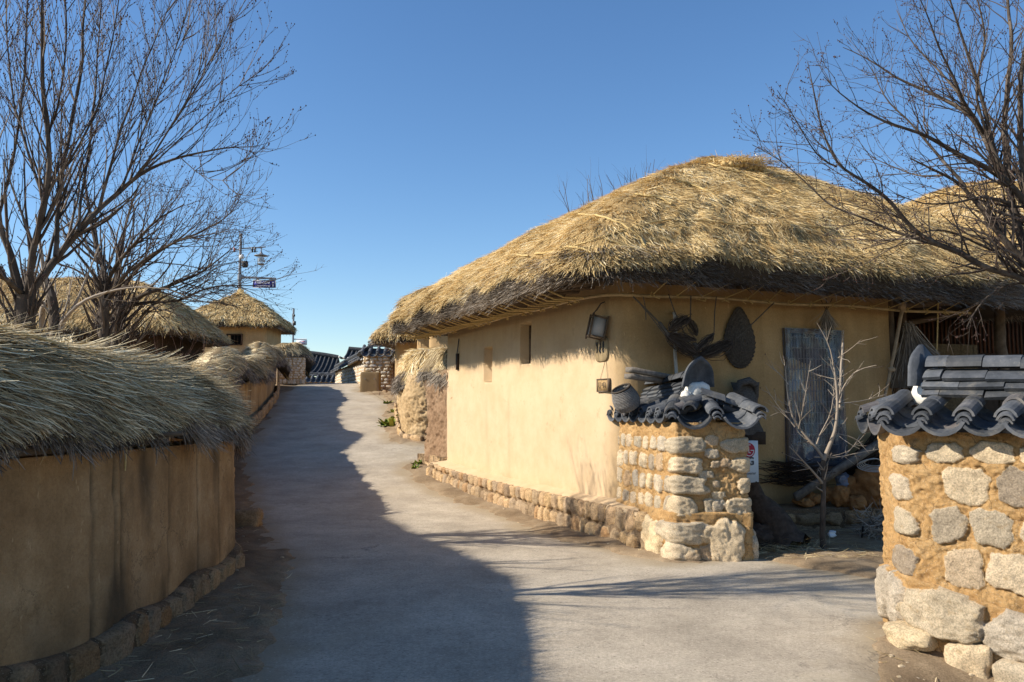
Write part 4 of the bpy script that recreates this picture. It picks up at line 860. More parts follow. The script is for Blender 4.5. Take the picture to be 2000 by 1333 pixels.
# door with its plastic sheet
dr_ = thing('door', 'tall lattice door sealed with a wrinkled clear plastic sheet', 'door', (3.6, 10.5, .6))
def onfront(px, o=0): k = (px-1000)/FPX; Co = C+N2*o; t = (k*Co[1]-Co[0])/(V_[0]-k*V_[1]); q = Co+V_*t; return t, q
t0, _ = onfront(1532); t1, _ = onfront(1636); z0d, z1d = .80, 2.55; Rf = np.stack([np.r_[V_, 0], np.r_[N2, 0], [0, 0, 1]], 1)
G = Geo(); q = Q2((t0+t1)/2, .012); G.box((q[0], q[1], (z0d+z1d)/2), (t1-t0, .02, z1d-z0d), Rf); G.build('door_panel', M['darkwood'], dr_)
G = Geo()
for k in range(17):
    q = Q2(t0+.05+(t1-t0-.1)*k/16, .03); G.box((q[0], q[1], (z0d+z1d)/2+.1), (.014, .016, z1d-z0d-.3), Rf)
for zz in np.linspace(z0d+.25, z1d-.08, 11):
    q = Q2((t0+t1)/2, .034); G.box((q[0], q[1], zz), (t1-t0-.1, .012, .012), Rf)
G.build('lattice', M['greywood'], dr_)
G = Geo()
for tt, zz, ww, hh in ((t0, (z0d+z1d)/2, .06, z1d-z0d+.06), (t1, (z0d+z1d)/2, .06, z1d-z0d+.06)):
    q = Q2(tt, .035); G.box((q[0], q[1], zz), (ww, .05, hh), Rf)
for zz in (z0d, z1d): q = Q2((t0+t1)/2, .037); G.box((q[0], q[1], zz), (t1-t0-.062, .05, .06), Rf)
G.build('door_frame', M['wood'], dr_)
m = MT('clear_plastic_sheet', .12, .8); m.b.inputs['Base Color'].default_value = (.22, .26, .34, 1); tr = m.t.nodes.new('ShaderNodeBsdfTransparent'); mx = m.t.nodes.new('ShaderNodeMixShader')
m.L(m.ramp(m.noise(4, 5, .6, sc=(2, 2, .5)), [(.35, .12), (.7, .45)]), mx.inputs[0]); m.L(tr.outputs[0], mx.inputs[1]); m.L(m.b.outputs[0], mx.inputs[2]); m.L(mx.outputs[0], m.t.nodes['Material Output'].inputs[0]); M['plastic'] = m.m
nu, nv = 50, 70; Pg = np.zeros((nu, nv, 3)); 
for i, u in enumerate(np.linspace(-.04, 1.08, nu)):
    for j, v_ in enumerate(np.linspace(-.10, 1.02, nv)):
        q = Q2(t0+(t1-t0)*u, 0); Pg[i, j] = (q[0], q[1], z0d+(z1d-z0d)*v_)
b = .075+.03*fbm(Pg*A([3, 3, 1.2]), 3)+.012*np.abs(fbm(Pg*A([9, 9, 4])+4, 3)); b = np.where((np.arange(nu)[:, None] == 0)|(np.arange(nu)[:, None] == nu-1), .02, b)
Pg[..., 0] += N2[0]*b; Pg[..., 1] += N2[1]*b; Pg[..., 2] -= .04*np.abs(np.linspace(-1, 1, nu))[:, None]**2*(np.linspace(1, 0, nv)[None]**6)
G = Geo(); G.grid(Pg); G.build('plastic_sheet', M['plastic'], dr_)

# things hanging on the front wall
def wp(px, py, o=.03): t, q = onfront(px, o); k = (px-1000)/FPX; q2 = at(px, py, q[1]); return A([q[0], q[1], q2[2]])
def ws(px, py, o=.03):
    k = (px-1000)/FPX; Co = C+N1*o; t = (k*Co[1]-Co[0])/(U[0]-k*U[1]); q = Co+U*t; return A([q[0], q[1], at(px, py, q[1])[2]])
# winnowing basket: pointed oval, woven ribs
mw = MT('dark_wicker', .85, .2); mw.color(mw.ramp(mw.noise(40, 4, .7), [(.3, (.045, .038, .032)), (.6, (.10, .085, .07)), (.8, (.19, .165, .14))])); mw.bump(mw.noise(120, 3), .6, .006); M['wicker'] = mw.m
wb = thing('woven_basket', 'big dark leaf-shaped wicker tray hanging flat on the wall, left of the door', 'basket', wp(1447, 660))
G = Geo(); cc = wp(1446, 668, .05); ax = A([V_[0], V_[1], 0]); 
nr_, na = 26, 72; an = np.linspace(0, 2*math.pi, na); Pg = np.zeros((na, nr_, 3))
for j, r in enumerate(np.linspace(.03, 1, nr_)):
    y = np.cos(an); x = np.sin(an); wd = .235*(1-.45*np.clip(y, 0, 1)**1.5); X = x*wd*r; Z = y*np.where(y > 0, .44, .33)*r
    O = .10*(1-r**2)+.016*np.sin(an*36)*r+.008*np.sin(r*110)
    Pg[:, j] = cc+ax*X[:, None]+A([0, 0, 1.])*Z[:, None]+A([N2[0], N2[1], 0])*O[:, None]
G.grid(Pg); G.build('woven_panel', M['wicker'], wb); G = Geo(); G.tube(Pg[:, -1], .012, 5); G.build('rim', M['wicker'], wb)
# hanging straw sling
sg_ = thing('straw_sling', 'dark frayed straw carrying net hanging from old ropes under the eave', 'straw net', wp(1370, 660, .4))
G = Geo(); GR = Geo()
def hank(a, b, sag, n, wd, seed, rad=.006):
    a, b = A(a), A(b); r_ = np.random.default_rng(seed)
    for k in range(n):
        t = np.linspace(0, 1, 7)[:, None]; o = r_.normal(0, wd, 3)*A([1, 1, .9]); P = a+(b-a)*t; P[:, 2] -= (sag*(1+r_.normal(0, .15)))*(4*t*(1-t))[:, 0]; P = P+o*np.sin(t*math.pi)**.6; P += r_.normal(0, .006, P.shape); G.tube(P, rad*.55, 3, r_.uniform(.2, .9), cap=False)
h = lambda px, py: wp(px, py, .34)
hank(h(1302, 655), h(1368, 697), .00, 130, .040, 1); hank(h(1368, 697), h(1432, 668), .0, 150, .045, 2); hank(h(1303, 652), h(1360, 664), .02, 80, .03, 3); hank(h(1310, 645), h(1345, 622), -.01, 110, .045, 4); hank(h(1345, 622), h(1362, 655), .0, 60, .03, 5); hank(h(1355, 690), h(1395, 652), .0, 60, .03, 6); hank(h(1368, 690), h(1358, 706), 0, 60, .025, 7)
G.build('straw_bundle', M['twig'], sg_)
for pl, r in (([(1238, 580), (1262, 603), (1290, 632), (1304, 652)], .010), ([(1240, 580), (1275, 622), (1300, 655)], .006), ([(1308, 575), (1318, 605), (1330, 635), (1340, 655)], .007), ([(1352, 578), (1351, 600), (1350, 625)], .008), ([(1402, 580), (1398, 610), (1396, 650)], .007), ([(1515, 592), (1480, 625), (1440, 662)], .008), ([(1258, 580), (1262, 600), (1263, 625)], .006)):
    GR.tube([h(*q) for q in pl], r, 5); GR.build('rope', M['oldrope'], sg_); GR = Geo()
for k in range(9): q = h(1290+k*2.2, 632+k*3.0); GR.rock(q, (.05, .05, .045), k, 5, .1, p=2)
GR.build('braided_rope', M['oldrope'], sg_); GR = Geo()
for k in range(9): q = h(1358+math.sin(k)*3, 672+k*4.0); GR.rock(q, (.06, .05, .04), k, 5, .1, p=2)
GR.build('knot', M['oldrope'], sg_)
# pipe
G = Geo(); G.tube([wp(1318, 612, .0), wp(1319, 612, .09), wp(1320, 622, .10), wp(1321, 660, .09), wp(1319, 690, .09), wp(1321, 728, .09), wp(1324, 760, .10), wp(1326, 800, .10)], .022, 10)
pp_ = G.build('drain_pipe', flat('dusty_pipe', (.42, .39, .34), .6, .3, 0, .15, 10, .1), None, wp(1320, 680)); tag(pp_, 'pale plastic pipe running down the ochre wall behind the straw net', 'pipe')
# planks
for i, (a, b, lb) in enumerate((((1229, 722), (1345, 745), 'upper weathered plank jutting out behind the tile cap'), ((1227, 735), (1330, 750), 'lower weathered plank jutting out behind the tile cap'))):
    pa, pb_ = at(a[0], a[1], 8.95), at(b[0], b[1], 9.7); G = Geo(); G.bar(pa, pb_, .11, .055, .5); tag(G.build('plank', M['greywood'], None, pa), lb, 'plank', 'planks behind the pillar')
# straw mat roll / carrying frame on wall
jk = thing('straw_pack', 'stiff grey woven straw back pack on the wall above the white cooling unit', 'straw pack', wp(1465, 800))
mp_ = MT('woven_straw_mat', .9, .1); mp_.color(mp_.ramp(mp_.noise(30, 5, .7, sc=(1, 1, 3)), [(.3, (.05, .045, .042)), (.6, (.12, .11, .10)), (.8, (.2, .185, .165))])); mp_.bump(mp_.noise(90, 3, sc=(1, 1, 2)), .8, .01); M['mat'] = mp_.m
G = Geo(); nu, nv = 20, 34; Pg = np.zeros((nu, nv, 3)); 
for j, v_ in enumerate(np.linspace(0, 1, nv)):
    wd = .19-.05*math.sin(v_*math.pi*1.25)+(.06*(1-v_)**3)
    for i, u in enumerate(np.linspace(-1, 1, nu)):
        q = wp(1463-8*v_, 855-108*v_, .14+.08*math.sqrt(max(0, 1-u*u))*(1-.2*v_)+.05*math.sin(v_*4)); Pg[i, j] = q+ax*u*wd*(1 if abs(u) < 1 else .98)
Pg += .008*fbm(Pg*14, 2)[..., None]; G.grid(Pg)
q0 = [wp(1440, 765, .2), wp(1445, 748, .24), wp(1462, 744, .24), wp(1475, 752, .2), wp(1476, 775, .16), wp(1468, 800, .16)]; G.tube(q0, [.03, .045, .05, .045, .03, .02], 8)
G.build('woven_body', M['mat'], jk)
G = Geo(); G.bar(wp(1450, 856, .2), wp(1490, 856, .2), .05, .16); G.build('base_board', M['darkwood'], jk)
G = Geo()
for y in (806, 822): G.tube([wp(1440, y+2, .2), wp(1462, y+3, .27), wp(1480, y, .16)], .006, 5)
for k in range(7): G.tube([wp(1432+k*3, 762+k, .25), wp(1436+k*4, 780+k*3, .28), wp(1440+k*3, 795+k*4, .27)], .007, 5)
G.build('cord', M['oldrope'], jk)
# cooling unit
ac = thing('cooling_unit', 'white outdoor cooling unit with a red round emblem, partly behind the gate pillar', 'cooling unit', wp(1455, 905))
c0 = wp(1450, 912, .33)-A([N2[0], N2[1], 0])*.13; G = Geo(); G.box(c0, (.42, .26, .62), Rf, bev=0); G.build('casing', M['white'], ac)
def rot2(a): return A([math.cos(a), math.sin(a)])
def disc(G, c, r0, r1, a0=0, a1=2*math.pi, o=0., n=40, m=0):
    a = np.linspace(a0, a1, n); c = A(c)+A([N2[0], N2[1], 0])*o
    G.grid(np.stack([c+ax*(r*np.cos(a))[:, None]+A([0, 0, 1.])*(r*np.sin(a))[:, None] for r in (r0, r1)]), .5, 0, m)
fc = wp(1459.5, 880, .335); red = flat('emblem_red', (.42, .012, .04), .5, .3, 0, .05, 5, 0); lt = flat('emblem_white', (.75, .75, .75), .5, .3, 0, .03, 5, 0); gy = flat('lettering_grey', (.10, .10, .11), .6, .3, 0, .05, 5, 0)
G = Geo(); disc(G, fc, 0, .088, o=.003); G.build('emblem', red, ac)
G = Geo(); disc(G, fc, .062, .072, math.radians(-2), math.radians(-2-285)+0, o=.006)
def quadw(G, c, x0, z0, x1, z1, o=.006, m=0):
    c = A(c)+A([N2[0], N2[1], 0])*o; u = A([0, 0, 1.]); G.add([c+ax*x0+u*z0, c+ax*x1+u*z0, c+ax*x1+u*z1, c+ax*x0+u*z1], [[0, 1, 2, 3]], .5, 0, m)
quadw(G, fc, .018, -.006, .072, .004); quadw(G, fc, -.012, -.034, -.002, .04); quadw(G, fc, -.002, -.034, .02, -.025, .0062); disc(G, fc+ax*-.034+A([0, 0, .026]), 0, .011, o=.006, n=14)
G.build('emblem_lines', lt, ac)
def text(body, c, axv, nv_, size, mat, name, parent, align='LEFT', bold=.0, sx=1.0):
    cu = bpy.data.curves.new(name, 'FONT'); cu.body = body; cu.size = size; cu.align_x = align; cu.align_y = 'CENTER'; cu.offset = bold; cu.extrude = .0008; cu.resolution_u = 3
    to = bpy.data.objects.new('tmp_text', cu); S.collection.objects.link(to); dg = bpy.context.evaluated_depsgraph_get(); me = bpy.data.meshes.new_from_object(to.evaluated_get(dg)); bpy.data.objects.remove(to)
    n = len(me.vertices); co = np.zeros(n*3, np.float32); me.vertices.foreach_get('co', co); co = co.reshape(-1, 3)
    W = A(c)+np.outer(co[:, 0]*sx, axv)+np.outer(co[:, 1], A([0, 0, 1.]))+np.outer(co[:, 2]+.001, nv_)
    me.vertices.foreach_set('co', (W-A(parent['_loc'])).astype(np.float32).ravel()); me.materials.clear(); me.materials.append(mat); me.name = name; me.update()
    o = bpy.data.objects.new(name, me); S.collection.objects.link(o); o.parent = parent; return o
n3 = A([N2[0], N2[1], 0])
text('LG', wp(1458, 902, .335)+n3*.004, ax, n3, .135, gy, 'lettering', ac, 'CENTER', .004)
text('Dual Inverter' if False else 'Inverter', wp(1462, 925, .335)+n3*.004, ax, n3, .046, gy, 'lettering', ac, 'CENTER')
M['log'] = flat('rotten_bark', (.075, .055, .042), .9, .1, 0, .6, 14, 1.)
# stump by the pillar
p = gpt(1500, 1075); G = Geo()
Pt = [at(1540, 1050, 9.0), at(1515, 1030, 9.1), at(1490, 985, 9.2), at(1470, 950, 9.25)]; limb(G, [Pt[0]+A([.0, 0, -.1]), Pt[1]+A([0, 0, -.1]), Pt[2], Pt[3]], .23, .10, 14, jit=3)
for _i in range(len(G.v)): G.v[_i] = G.v[_i]+.05*np.stack([fbm(G.v[_i]*A([9, 9, 2.5])+k_*7, 3) for k_ in range(3)], 1)
G.rock(Pt[1]+A([-.15, 0, -.12]), (.5, .4, .35), 4, 14, .35, p=2.4); tag(G.build('log', M['log'], None, p), 'dark rotten tree stump leaning in the shade just right of the gate pillar', 'log')
# leaning plank, pile of sticks, cords, bags
G = Geo(); G.bar(at(1553, 972, 10.1), at(1765, 835, 10.7), .10, .05, .5, up=(0, 1, .3)); tag(G.build('plank', M['greywood'], None, at(1553, 972, 10.1)), 'long grey board leaning across the clay lumps behind the small tree', 'plank')
rn = random.Random(6); G = Geo()
for k in range(150):
    a = at(rn.uniform(1640, 1700), rn.uniform(905, 935), rn.uniform(10.5, 10.9)); b = at(rn.uniform(1700, 1790), rn.uniform(840, 880), rn.uniform(10.7, 11.2)); G.tube([a, (a+b)/2+A([0, 0, rn.uniform(-.03, .05)]), b], rn.uniform(.005, .013), 4, rn.random(), cap=False)
tag(G.build('brushwood', M['darkwood'], None, at(1700, 900, 10.8)), 'dark heap of brushwood behind the clay lumps by the right gate wall', 'brushwood', kind='stuff')
G = Geo()
for k in range(170):
    a = at(rn.uniform(1500, 1560), rn.uniform(900, 945), rn.uniform(10.2, 10.5)); d = A([rn.uniform(.2, .5)*(1 if rn.random() < .8 else -1), rn.uniform(-.1, .1), rn.uniform(-.04, .05)]); G.tube([a, a+d*.5+A([0, 0, -.03]), a+d], .004, 3, rn.random(), cap=False)
tag(G.build('twig_broom', M['darkwood'], None, at(1540, 930, 10.4)), 'dark bundle of fine twigs lying under the plastic covered door', 'twig bundle')
G = Geo()
for k in range(5):
    a = np.linspace(0, 2*math.pi*.85, 22); c0 = at(1706, 903+k*1.5, 10.15-k*.02); r = .11+.02*k
    G.tube(c0+np.stack([r*np.cos(a+k*.4), .04*np.sin(a*2+k), .42*r*np.sin(a+k*.4)], 1), .006, 5)
G.tube([at(1722, 900, 10.1), at(1737, 925, 10.05), at(1741, 945, 10.05)], .007, 5); tag(G.build('cord_coil', flat('pale_cord', (.42, .42, .4), .8, .1, 0, .2, 40, .2), None, at(1706, 905, 10.1)), 'loose coil of pale cord on top of the biggest clay lump', 'cord')
G = Geo(); G.rock(at(1648, 940, 10.42), (.2, .16, .2), 5, 12, .35, p=2.2); tag(G.build('plastic_bag', flat('grey_blue_plastic', (.16, .18, .23), .3, .5, 0, .5, 6, .3), None, at(1648, 940, 10.42)), 'crumpled grey blue plastic bag stuffed behind the clay lumps', 'bag')
G = Geo(); pb_ = at(1625, 1043, 9.45); G.rock(pb_, (.11, .07, .07), 9, 10, .5, p=2.2); tag(G.build('litter', M['white'], None, pb_), 'scrap of white litter on the ground beside the small tree', 'litter')
sk = Geo(); r_ = np.random.default_rng(5); c0 = at(1712, 1035, 9.6)
P = c0+r_.normal(0, 1, (420, 3))*A([.08, .06, .09]); strands(sk, P, r_.normal(0, 1, (420, 3))*A([1, .6, .6])+A([.6, 0, -.3]), A([0, -1., .3])+0*P, .22, .011, r_.uniform(.2, .9, 420), bend=r_.normal(0, .5, 420), K=4)
for k in range(4): sk.tube([c0+A([-.18, -.05, .05]), c0+A([-.2, -.05, -.1]), c0+A([-.17, -.06, -.2])], .01, 5)
tag(sk.build('straw_rope_bundle', M['butt'], None, c0), 'grey tangled bundle of old straw rope against the terrace by the right gate wall', 'rope bundle')
# ------------------------------------------------------------------ open porch right of the door
po = thing('open_porch', 'shaded open porch with bare posts at the right end of the farmhouse', 'porch', (7, 12.5, 0))
G = Geo(); G.grid(A([[[5.3, 12.9, .2], [5.3, 12.9, 3.4]], [[10.8, 14.6, .2], [10.8, 14.6, 3.4]]])); G.build('back_wall', M['darkwood'], po)
G = Geo(); bd = unit(A([5.5, 1.7]))
for k in range(46):
    q = A([5.4, 12.75])+bd*(.0+k*.09); G.box((q[0], q[1], 2.72), (.03, .03, .55))
G.build('wooden_lattice', flat('red_brown_timber', (.10, .045, .025), .8, .1, 0, .4, 10, .2), po)
for (px, Y, r, lb) in ((1741, 11.35, .055, 'post at the end of the clay wall'), (1768, 11.9, .05, 'thin crooked porch post'), (1955, 12.2, .09, 'thick right porch post')):
    p = at(px, 700, Y); G = Geo(); limb(G, [(p[0], p[1], .2), (p[0]+.02, p[1], 1.6), (p[0], p[1], 3.2)], r, r*.85, 9, jit=2); G.build('post', M['wood'], po)
G = Geo(); G.tube([at(1735, 598, 11.6), at(1850, 590, 12), at(1950, 578, 12.4)], .06, 8); G.tube([at(1770, 632, 12.4), at(1870, 612, 12.6), at(1960, 590, 12.8)], .05, 8); G.build('beam', M['wood'], po)
bl = Geo(); 
for k in range(110):
    z = 1.30+k*.0115; a = A([5.75, 12.62]); bl.tube([(a[0], a[1], z), (a[0]+bd[0]*2.0, a[1]+bd[1]*2.0, z)], .0065, 4, rng.random(), cap=False)
for k in range(8):
    q = A([5.75, 12.61])+bd*(.1+k*.26); bl.tube([(q[0], q[1], 1.3), (q[0], q[1], 2.57)], .004, 3, cap=False)
tag(bl.build('reed_blind', flat('reed_blind', (.17, .125, .07), .8, .15, 0, .5, 30, .2), None, (6.7, 12.6, 1.9)), 'brown reed blind hanging at the back of the porch', 'blind')
# hanging rope, pole and straw cape
G = Geo(); G.tube([at(1832, 592, 11.3), at(1831, 640, 11.3), at(1829, 690, 11.3)], .011, 5); tag(G.build('rope', M['rope'], None, at(1830, 640, 11.3)), 'straw rope hanging straight down in the porch, above the tile ridge end', 'rope')
G = Geo(); G.tube([at(1765, 592, 10.9), at(1758, 625, 10.85), at(1750, 670, 10.8), at(1738, 730, 10.75), at(1728, 775, 10.7)], [.028, .026, .024, .022, .02], 8); G.rock(at(1762, 600, 10.88), (.10, .07, .12), 3, 8, .2, p=2.4); G.rock(at(1741, 722, 10.75), (.10, .06, .06), 4, 6, .2)
tag(G.build('carrying_pole', M['palewood'], None, at(1740, 700, 10.75)), 'long crooked wooden pole propped against the end of the ochre wall', 'pole')
G = Geo(); a0 = np.linspace(0, 1, 24)
apx = at(1775, 640, 11.2); P = np.repeat(apx[None], 900, 0)+rng.normal(0, .03, (900, 3)); dd = np.stack([rng.normal(.16, .22, 900), rng.normal(-.1, .15, 900), -1+0*P[:, 0]], -1)
strands(G, P, dd, A([0, -1., .2])+0*P, rng.uniform(.5, .98, 900), .012, rng.uniform(.1, .8, 900), bend=rng.normal(.1, .15, 900), K=4)
G.lathe([(.04, .0), (.14, -.3), (.25, -.62), (.30, -.85)], apx, 18, .2)
tag(G.build('straw_cape', M['butt'], None, apx), 'dark straw rain cape hanging at the left edge of the porch', 'straw cape')
G = Geo(); q = at(1728, 790, 10.3); G.rock(q, (.22, .10, .10), 3, 10, .12, p=2.2, rz=.3); G.bar(q, at(1745, 800, 10.3), .03, .03); tag(G.build('wooden_ladle', M['greywood'], None, q), 'grey wooden scoop leaning out beside the left tip of the right gate wall coping', 'scoop')
G = Geo(); G.box(at(1790, 752, 11.4), (.5, .3, .08)); G.box(at(1775, 775, 11.4), (.12, .2, .3)); G.box(at(1808, 775, 11.4), (.12, .2, .3)); tag(G.build('wooden_stool', M['darkwood'], None, at(1790, 770, 11.4)), 'dark wooden bench under the straw cape in the porch', 'bench')
# small net bag over the door
G = Geo(); ap = wp(1618, 608, .22)
P = ap+rng.normal(0, .012, (260, 3)); strands(G, P, np.stack([rng.normal(0, .28, 260), rng.normal(0, .15, 260), -1+0*P[:, 0]], -1), A([0, -1., .2])+0*P, .26, .007, rng.uniform(.1, .8, 260), bend=.1, K=3)
for px in (1606, 1618, 1630): G.tube([wp(px, 583, .24), ap], .005, 4)
tag(G.build('straw_whisk', M['butt'], None, ap), 'small conical straw net hanging above the right side of the plastic covered door', 'straw net')

# ------------------------------------------------------------------ things on the lane wall
lt_ = thing('wall_lantern', 'tilted square lantern with pale paper panes and a dark frame, hanging on the lane wall', 'lantern', ws(1168, 640, .12))
c0 = ws(1167, 640, .14); rx = math.radians(-14); Rl = np.stack([np.r_[V_, 0]*1.0, [0, 0, 0], [0, 0, 0]], 1)
ex = unit(A([.93, .1, -.24])); ez = unit(A([.22, .05, .97])); ey = unit(np.cross(ez, ex)); ex = np.cross(ey, ez); Rl = np.stack([ex, ey, ez], 1)
G = Geo(); G.box(c0, (.17, .17, .235), Rl, tap=.9); G.build('pane', flat('milky_glass', (.42, .40, .38), .5, .3, 0, .08, 8, 0), lt_)
G = Geo()
for sx in (-1, 1):
    for sy in (-1, 1): G.box(c0+Rl@A([sx*.092, sy*.092, 0]), (.022, .022, .31), Rl)
for sz in (-1, 1):
    for sx in (-1, 1): G.box(c0+Rl@A([sx*.092, 0, sz*.124]), (.02, .16, .02), Rl); G.box(c0+Rl@A([0, sx*.092, sz*.124]), (.16, .02, .02), Rl)
G.build('frame', M['wood'], lt_)
G = Geo(); G.tube([c0+Rl@A([0, 0, .1]), c0+A([-.05, 0, .17]), c0+A([0, .02, .22]), c0+A([.05, .02, .3]), ws(1183, 590, .04)], .009, 5); G.build('cord', M['oldrope'], lt_)
wbd = thing('wooden_board', 'rounded weathered wooden board with black brush marks, below the lantern', 'board', ws(1180, 683, .03))
def slab(G, cpx, w_, h_, o0, th, rnd_=.3, n=28, tilt=0):
    c = ws(*cpx, 0); a = np.linspace(0, 2*math.pi, n+1); p = 4.0; x = np.sign(np.cos(a))*np.abs(np.cos(a))**(2/p)*w_/2; z = np.sign(np.sin(a))*np.abs(np.sin(a))**(2/p)*h_/2
    ux = A([-U[0], -U[1], 0]); f = A([N1[0], N1[1], 0]); rings = []
    for o, sc in ((o0, 1), (o0+th*.7, 1), (o0+th, .93), (o0+th, .02)): rings.append(c+ux*(x*sc)[:, None]+A([0, 0, 1.])*(z*sc)[:, None]+f*o)
    G.grid(np.stack(rings, 1)); return c, ux, f
G = Geo(); c0, ux, f = slab(G, (1180, 683), .32, .31, .01, .04); G.build('board', flat('pale_worn_board', (.30, .22, .12), .8, .2, 0, .35, 9, .5), wbd)
rn = random.Random(9)
for cx in (-.085, -.005, .075):
    G = Geo()
    for k in range(7):
        p = c0+f*.052+ux*(cx+rn.uniform(-.012, .012))+A([0, 0, -.03+k*.018]); G.box(p, (.018+rn.random()*.02, .004, .024+rn.random()*.02), np.stack([ux, f, A([0, 0, 1.])], 1))
    G.build('brush_character', M['black'], wbd)
sgn = thing('wooden_sign', 'tiny framed wooden sign with three painted characters, hung on the sunlit lane wall', 'sign', ws(1180, 753, .03))
G = Geo(); c0 = ws(1179, 753, .03); Rs = np.stack([ux, f, A([0, 0, 1.])], 1); G.box(c0, (.27, .03, .14), Rs); G.build('board', flat('tan_board', (.34, .22, .10), .7, .2, 0, .3, 20, .3), sgn)
G = Geo()
for s_ in (-1, 1): G.box(c0+ux*s_*.135, (.016, .045, .165), Rs); G.box(c0+A([0, 0, s_*.075]), (.25, .045, .014), Rs)
G.build('frame', M['wood'], sgn)
G = Geo()
for cx, strokes in ((-.08, ((-.02, .03, .03, 0), (-.02, .0, .0, .05), (.02, 0, 0, .1), (0, -.03, .04, 0))), (.0, ((-.012, .02, .025, 0), (-.012, .0, .025, 0), (.018, .0, 0, .09), (-.012, .01, 0, .03))), (.055, ((-.012, .03, .022, 0), (-.01, -.02, .03, 0), (.016, 0, 0, .08), (-.016, .0, 0, .04)))):
    for (x, z, w_, h_) in strokes: G.box(c0+ux*(cx+x)+A([0, 0, z])+f*.017, (max(w_, .006), .004, max(h_*.8, .006)), Rs)
G.build('painted_characters', M['black'], sgn)
G = Geo(); G.tube([ws(1171, 745, .035), ws(1182, 706, .03)], .0022, 4); G.tube([ws(1187, 744, .035), ws(1184, 706, .03)], .0022, 4); G.build('thread', M['oldrope'], sgn)
sw_ = thing('switch_box', 'small dark switch box with a cable near the far end of the lane wall', 'switch box', ws(894, 707, .03))
G = Geo(); G.box(ws(894, 707, .03), (.10, .05, .30), Rs); G.build('box', M['darkwood'], sw_); G = Geo(); G.tube([ws(896, 662, .03), ws(894, 680, .05), ws(891, 700, .05), ws(893, 716, .04)], .01, 5); G.build('cable', M['black'], sw_)
# coarse rope basket on the pillar cap
bk_ = thing('rope_basket', 'grey coarse rope basket tipped over on the left end of the pillar tiles', 'basket', at(1217, 775, 9.2))
G = Geo(); cb = at(1222, 780, 9.12); tz = unit(A([-.42, -.25, .87])); tx = unit(np.cross(A([0, 1., 0]), tz)); ty = np.cross(tz, tx); Rb = np.stack([tx, ty, tz], 1)
prof = [(.002, -.13), (.09, -.13), (.125, -.10), (.145, -.04), (.14, .03), (.12, .09), (.105, .13), (.098, .13), (.11, .08), (.125, .02), (.12, -.06), (.08, -.11), (.002, -.11)]
G.lathe(prof, cb, 30, .5, R=Rb)
for z in np.arange(-.11, .13, .016):
    r = np.interp(z, [-.13, -.10, -.04, .03, .09, .13], [.09, .125, .145, .14, .12, .107])+.003; a = np.linspace(0, 2*math.pi, 34); G.tube(cb+np.stack([r*np.cos(a), r*np.sin(a), z+.003*np.sin(a*17)], 1)@Rb.T, .009, 5, cap=False)
G.build('woven_body', flat('grey_rope_weave', (.20, .185, .17), .9, .1, 0, .6, 90, .8), bk_)
G = Geo(); a = np.linspace(0, 2*math.pi, 30); G.tube(cb+np.stack([.108*np.cos(a), .108*np.sin(a), .135+0*a], 1)@Rb.T, .013, 6); G.build('rim', M['butt'], bk_)

# ------------------------------------------------------------------ walls on the right up the lane
r2 = thing('earth_wall', 'rough dark reddish earth wall joined to the far corner of the farmhouse', 'wall', (-1.6, 16.4, gw(-1.6, 16.4)))
G, *_ = hf_wall([(-1.18, 15.45), (-1.42, 16.1), (-1.86, 17.1), (-.6, 17.6), (3, 17.9)], lambda x, y: gw(x, y)+.1, lambda x, y: 2.25, res=.024, amp=.04, freq=4, rad=.15, belly=.04, crumb=.022)
G.build('wall_body', M['redearth'], r2)
G, *_ = hf_wall([(-1.25, 15.45), (-1.55, 16.1), (-2.0, 17.2)], lambda x, y: gw(x, y)-.1, lambda x, y: gw(x, y)+.38-.12*(y-15.5), res=.03, amp=.03, freq=4, rad=.1, stones=stone_rows([(.1, .5, .14, .3, .02, .10, 2.6)], 2.2, random.Random(3)))
G.build('foundation', M['founding'], r2)
thatch_sweep([(-.75, 15.4, 2.66), (-1.2, 16.3, 2.74), (-1.6, 17.2, 2.78), (-1.6, 18.2, 2.8), (0, 18.6, 2.8)], .36, .52, 'thatch_coping', r2, M['straw_old'], M['butt'], dens=2600, L=(.18, .34), W=.008, lean=.1, fr=1100, fl=.17, K=2, seed=15, backd=.9, rd0=.55, curl=.06)
r3 = thing('earth_wall', 'crumbling pale earth wall beyond the side lane, under a thick bulging straw coping', 'wall', (-2.6, 20.4, gw(-2.6, 20.4)))
G, *_ = hf_wall([(-3.7, 26.5), (-3.1, 22.6), (-2.62, 20.15), (-2.1, 19.85), (2.4, 20.9)], lambda x, y: gw(x, y)+.08, lambda x, y: gw(x, y)+1.60, res=.026, amp=.04, freq=3.6, rad=.5, belly=.10, crumb=.03)
G.build('wall_body', M['earth'], r3)
G, *_ = hf_wall([(-3.8, 26.5), (-3.2, 22.6), (-2.72, 20.1), (-2.1, 19.7), (.4, 20.2)], lambda x, y: gw(x, y)-.1, lambda x, y: gw(x, y)+.16, res=.03, amp=.03, freq=4, rad=.3, stones=stone_rows([(.02, .28, .2, .42, .03, .09, 3)], 9, random.Random(13)))
G.build('foundation', M['founding'], r3)
thatch_sweep([(-3.3, 26.5, 3.1), (-2.8, 23.5, 3.1), (-2.45, 21.3, 3.05), (-2.2, 20.6, 3.02), (-1.5, 20.5, 2.92), (-.5, 20.9, 2.9), (2.4, 21.6, 2.9)], .54, .90, 'thatch_coping', r3, M['straw'], M['butt'], dens=2200, L=(.25, .5), W=.011, lean=-.1, fr=900, fl=.2, K=2, seed=25, backd=1, rd0=.55, ov=2.0, curl=.06)
gp = thing('gate_pillar', 'far stone gate pillar with a small dark tiled cap, behind the clay block', 'wall', (-5.5, 33, gw(-5.5, 33)))
z33 = gw(-5.5, 33)
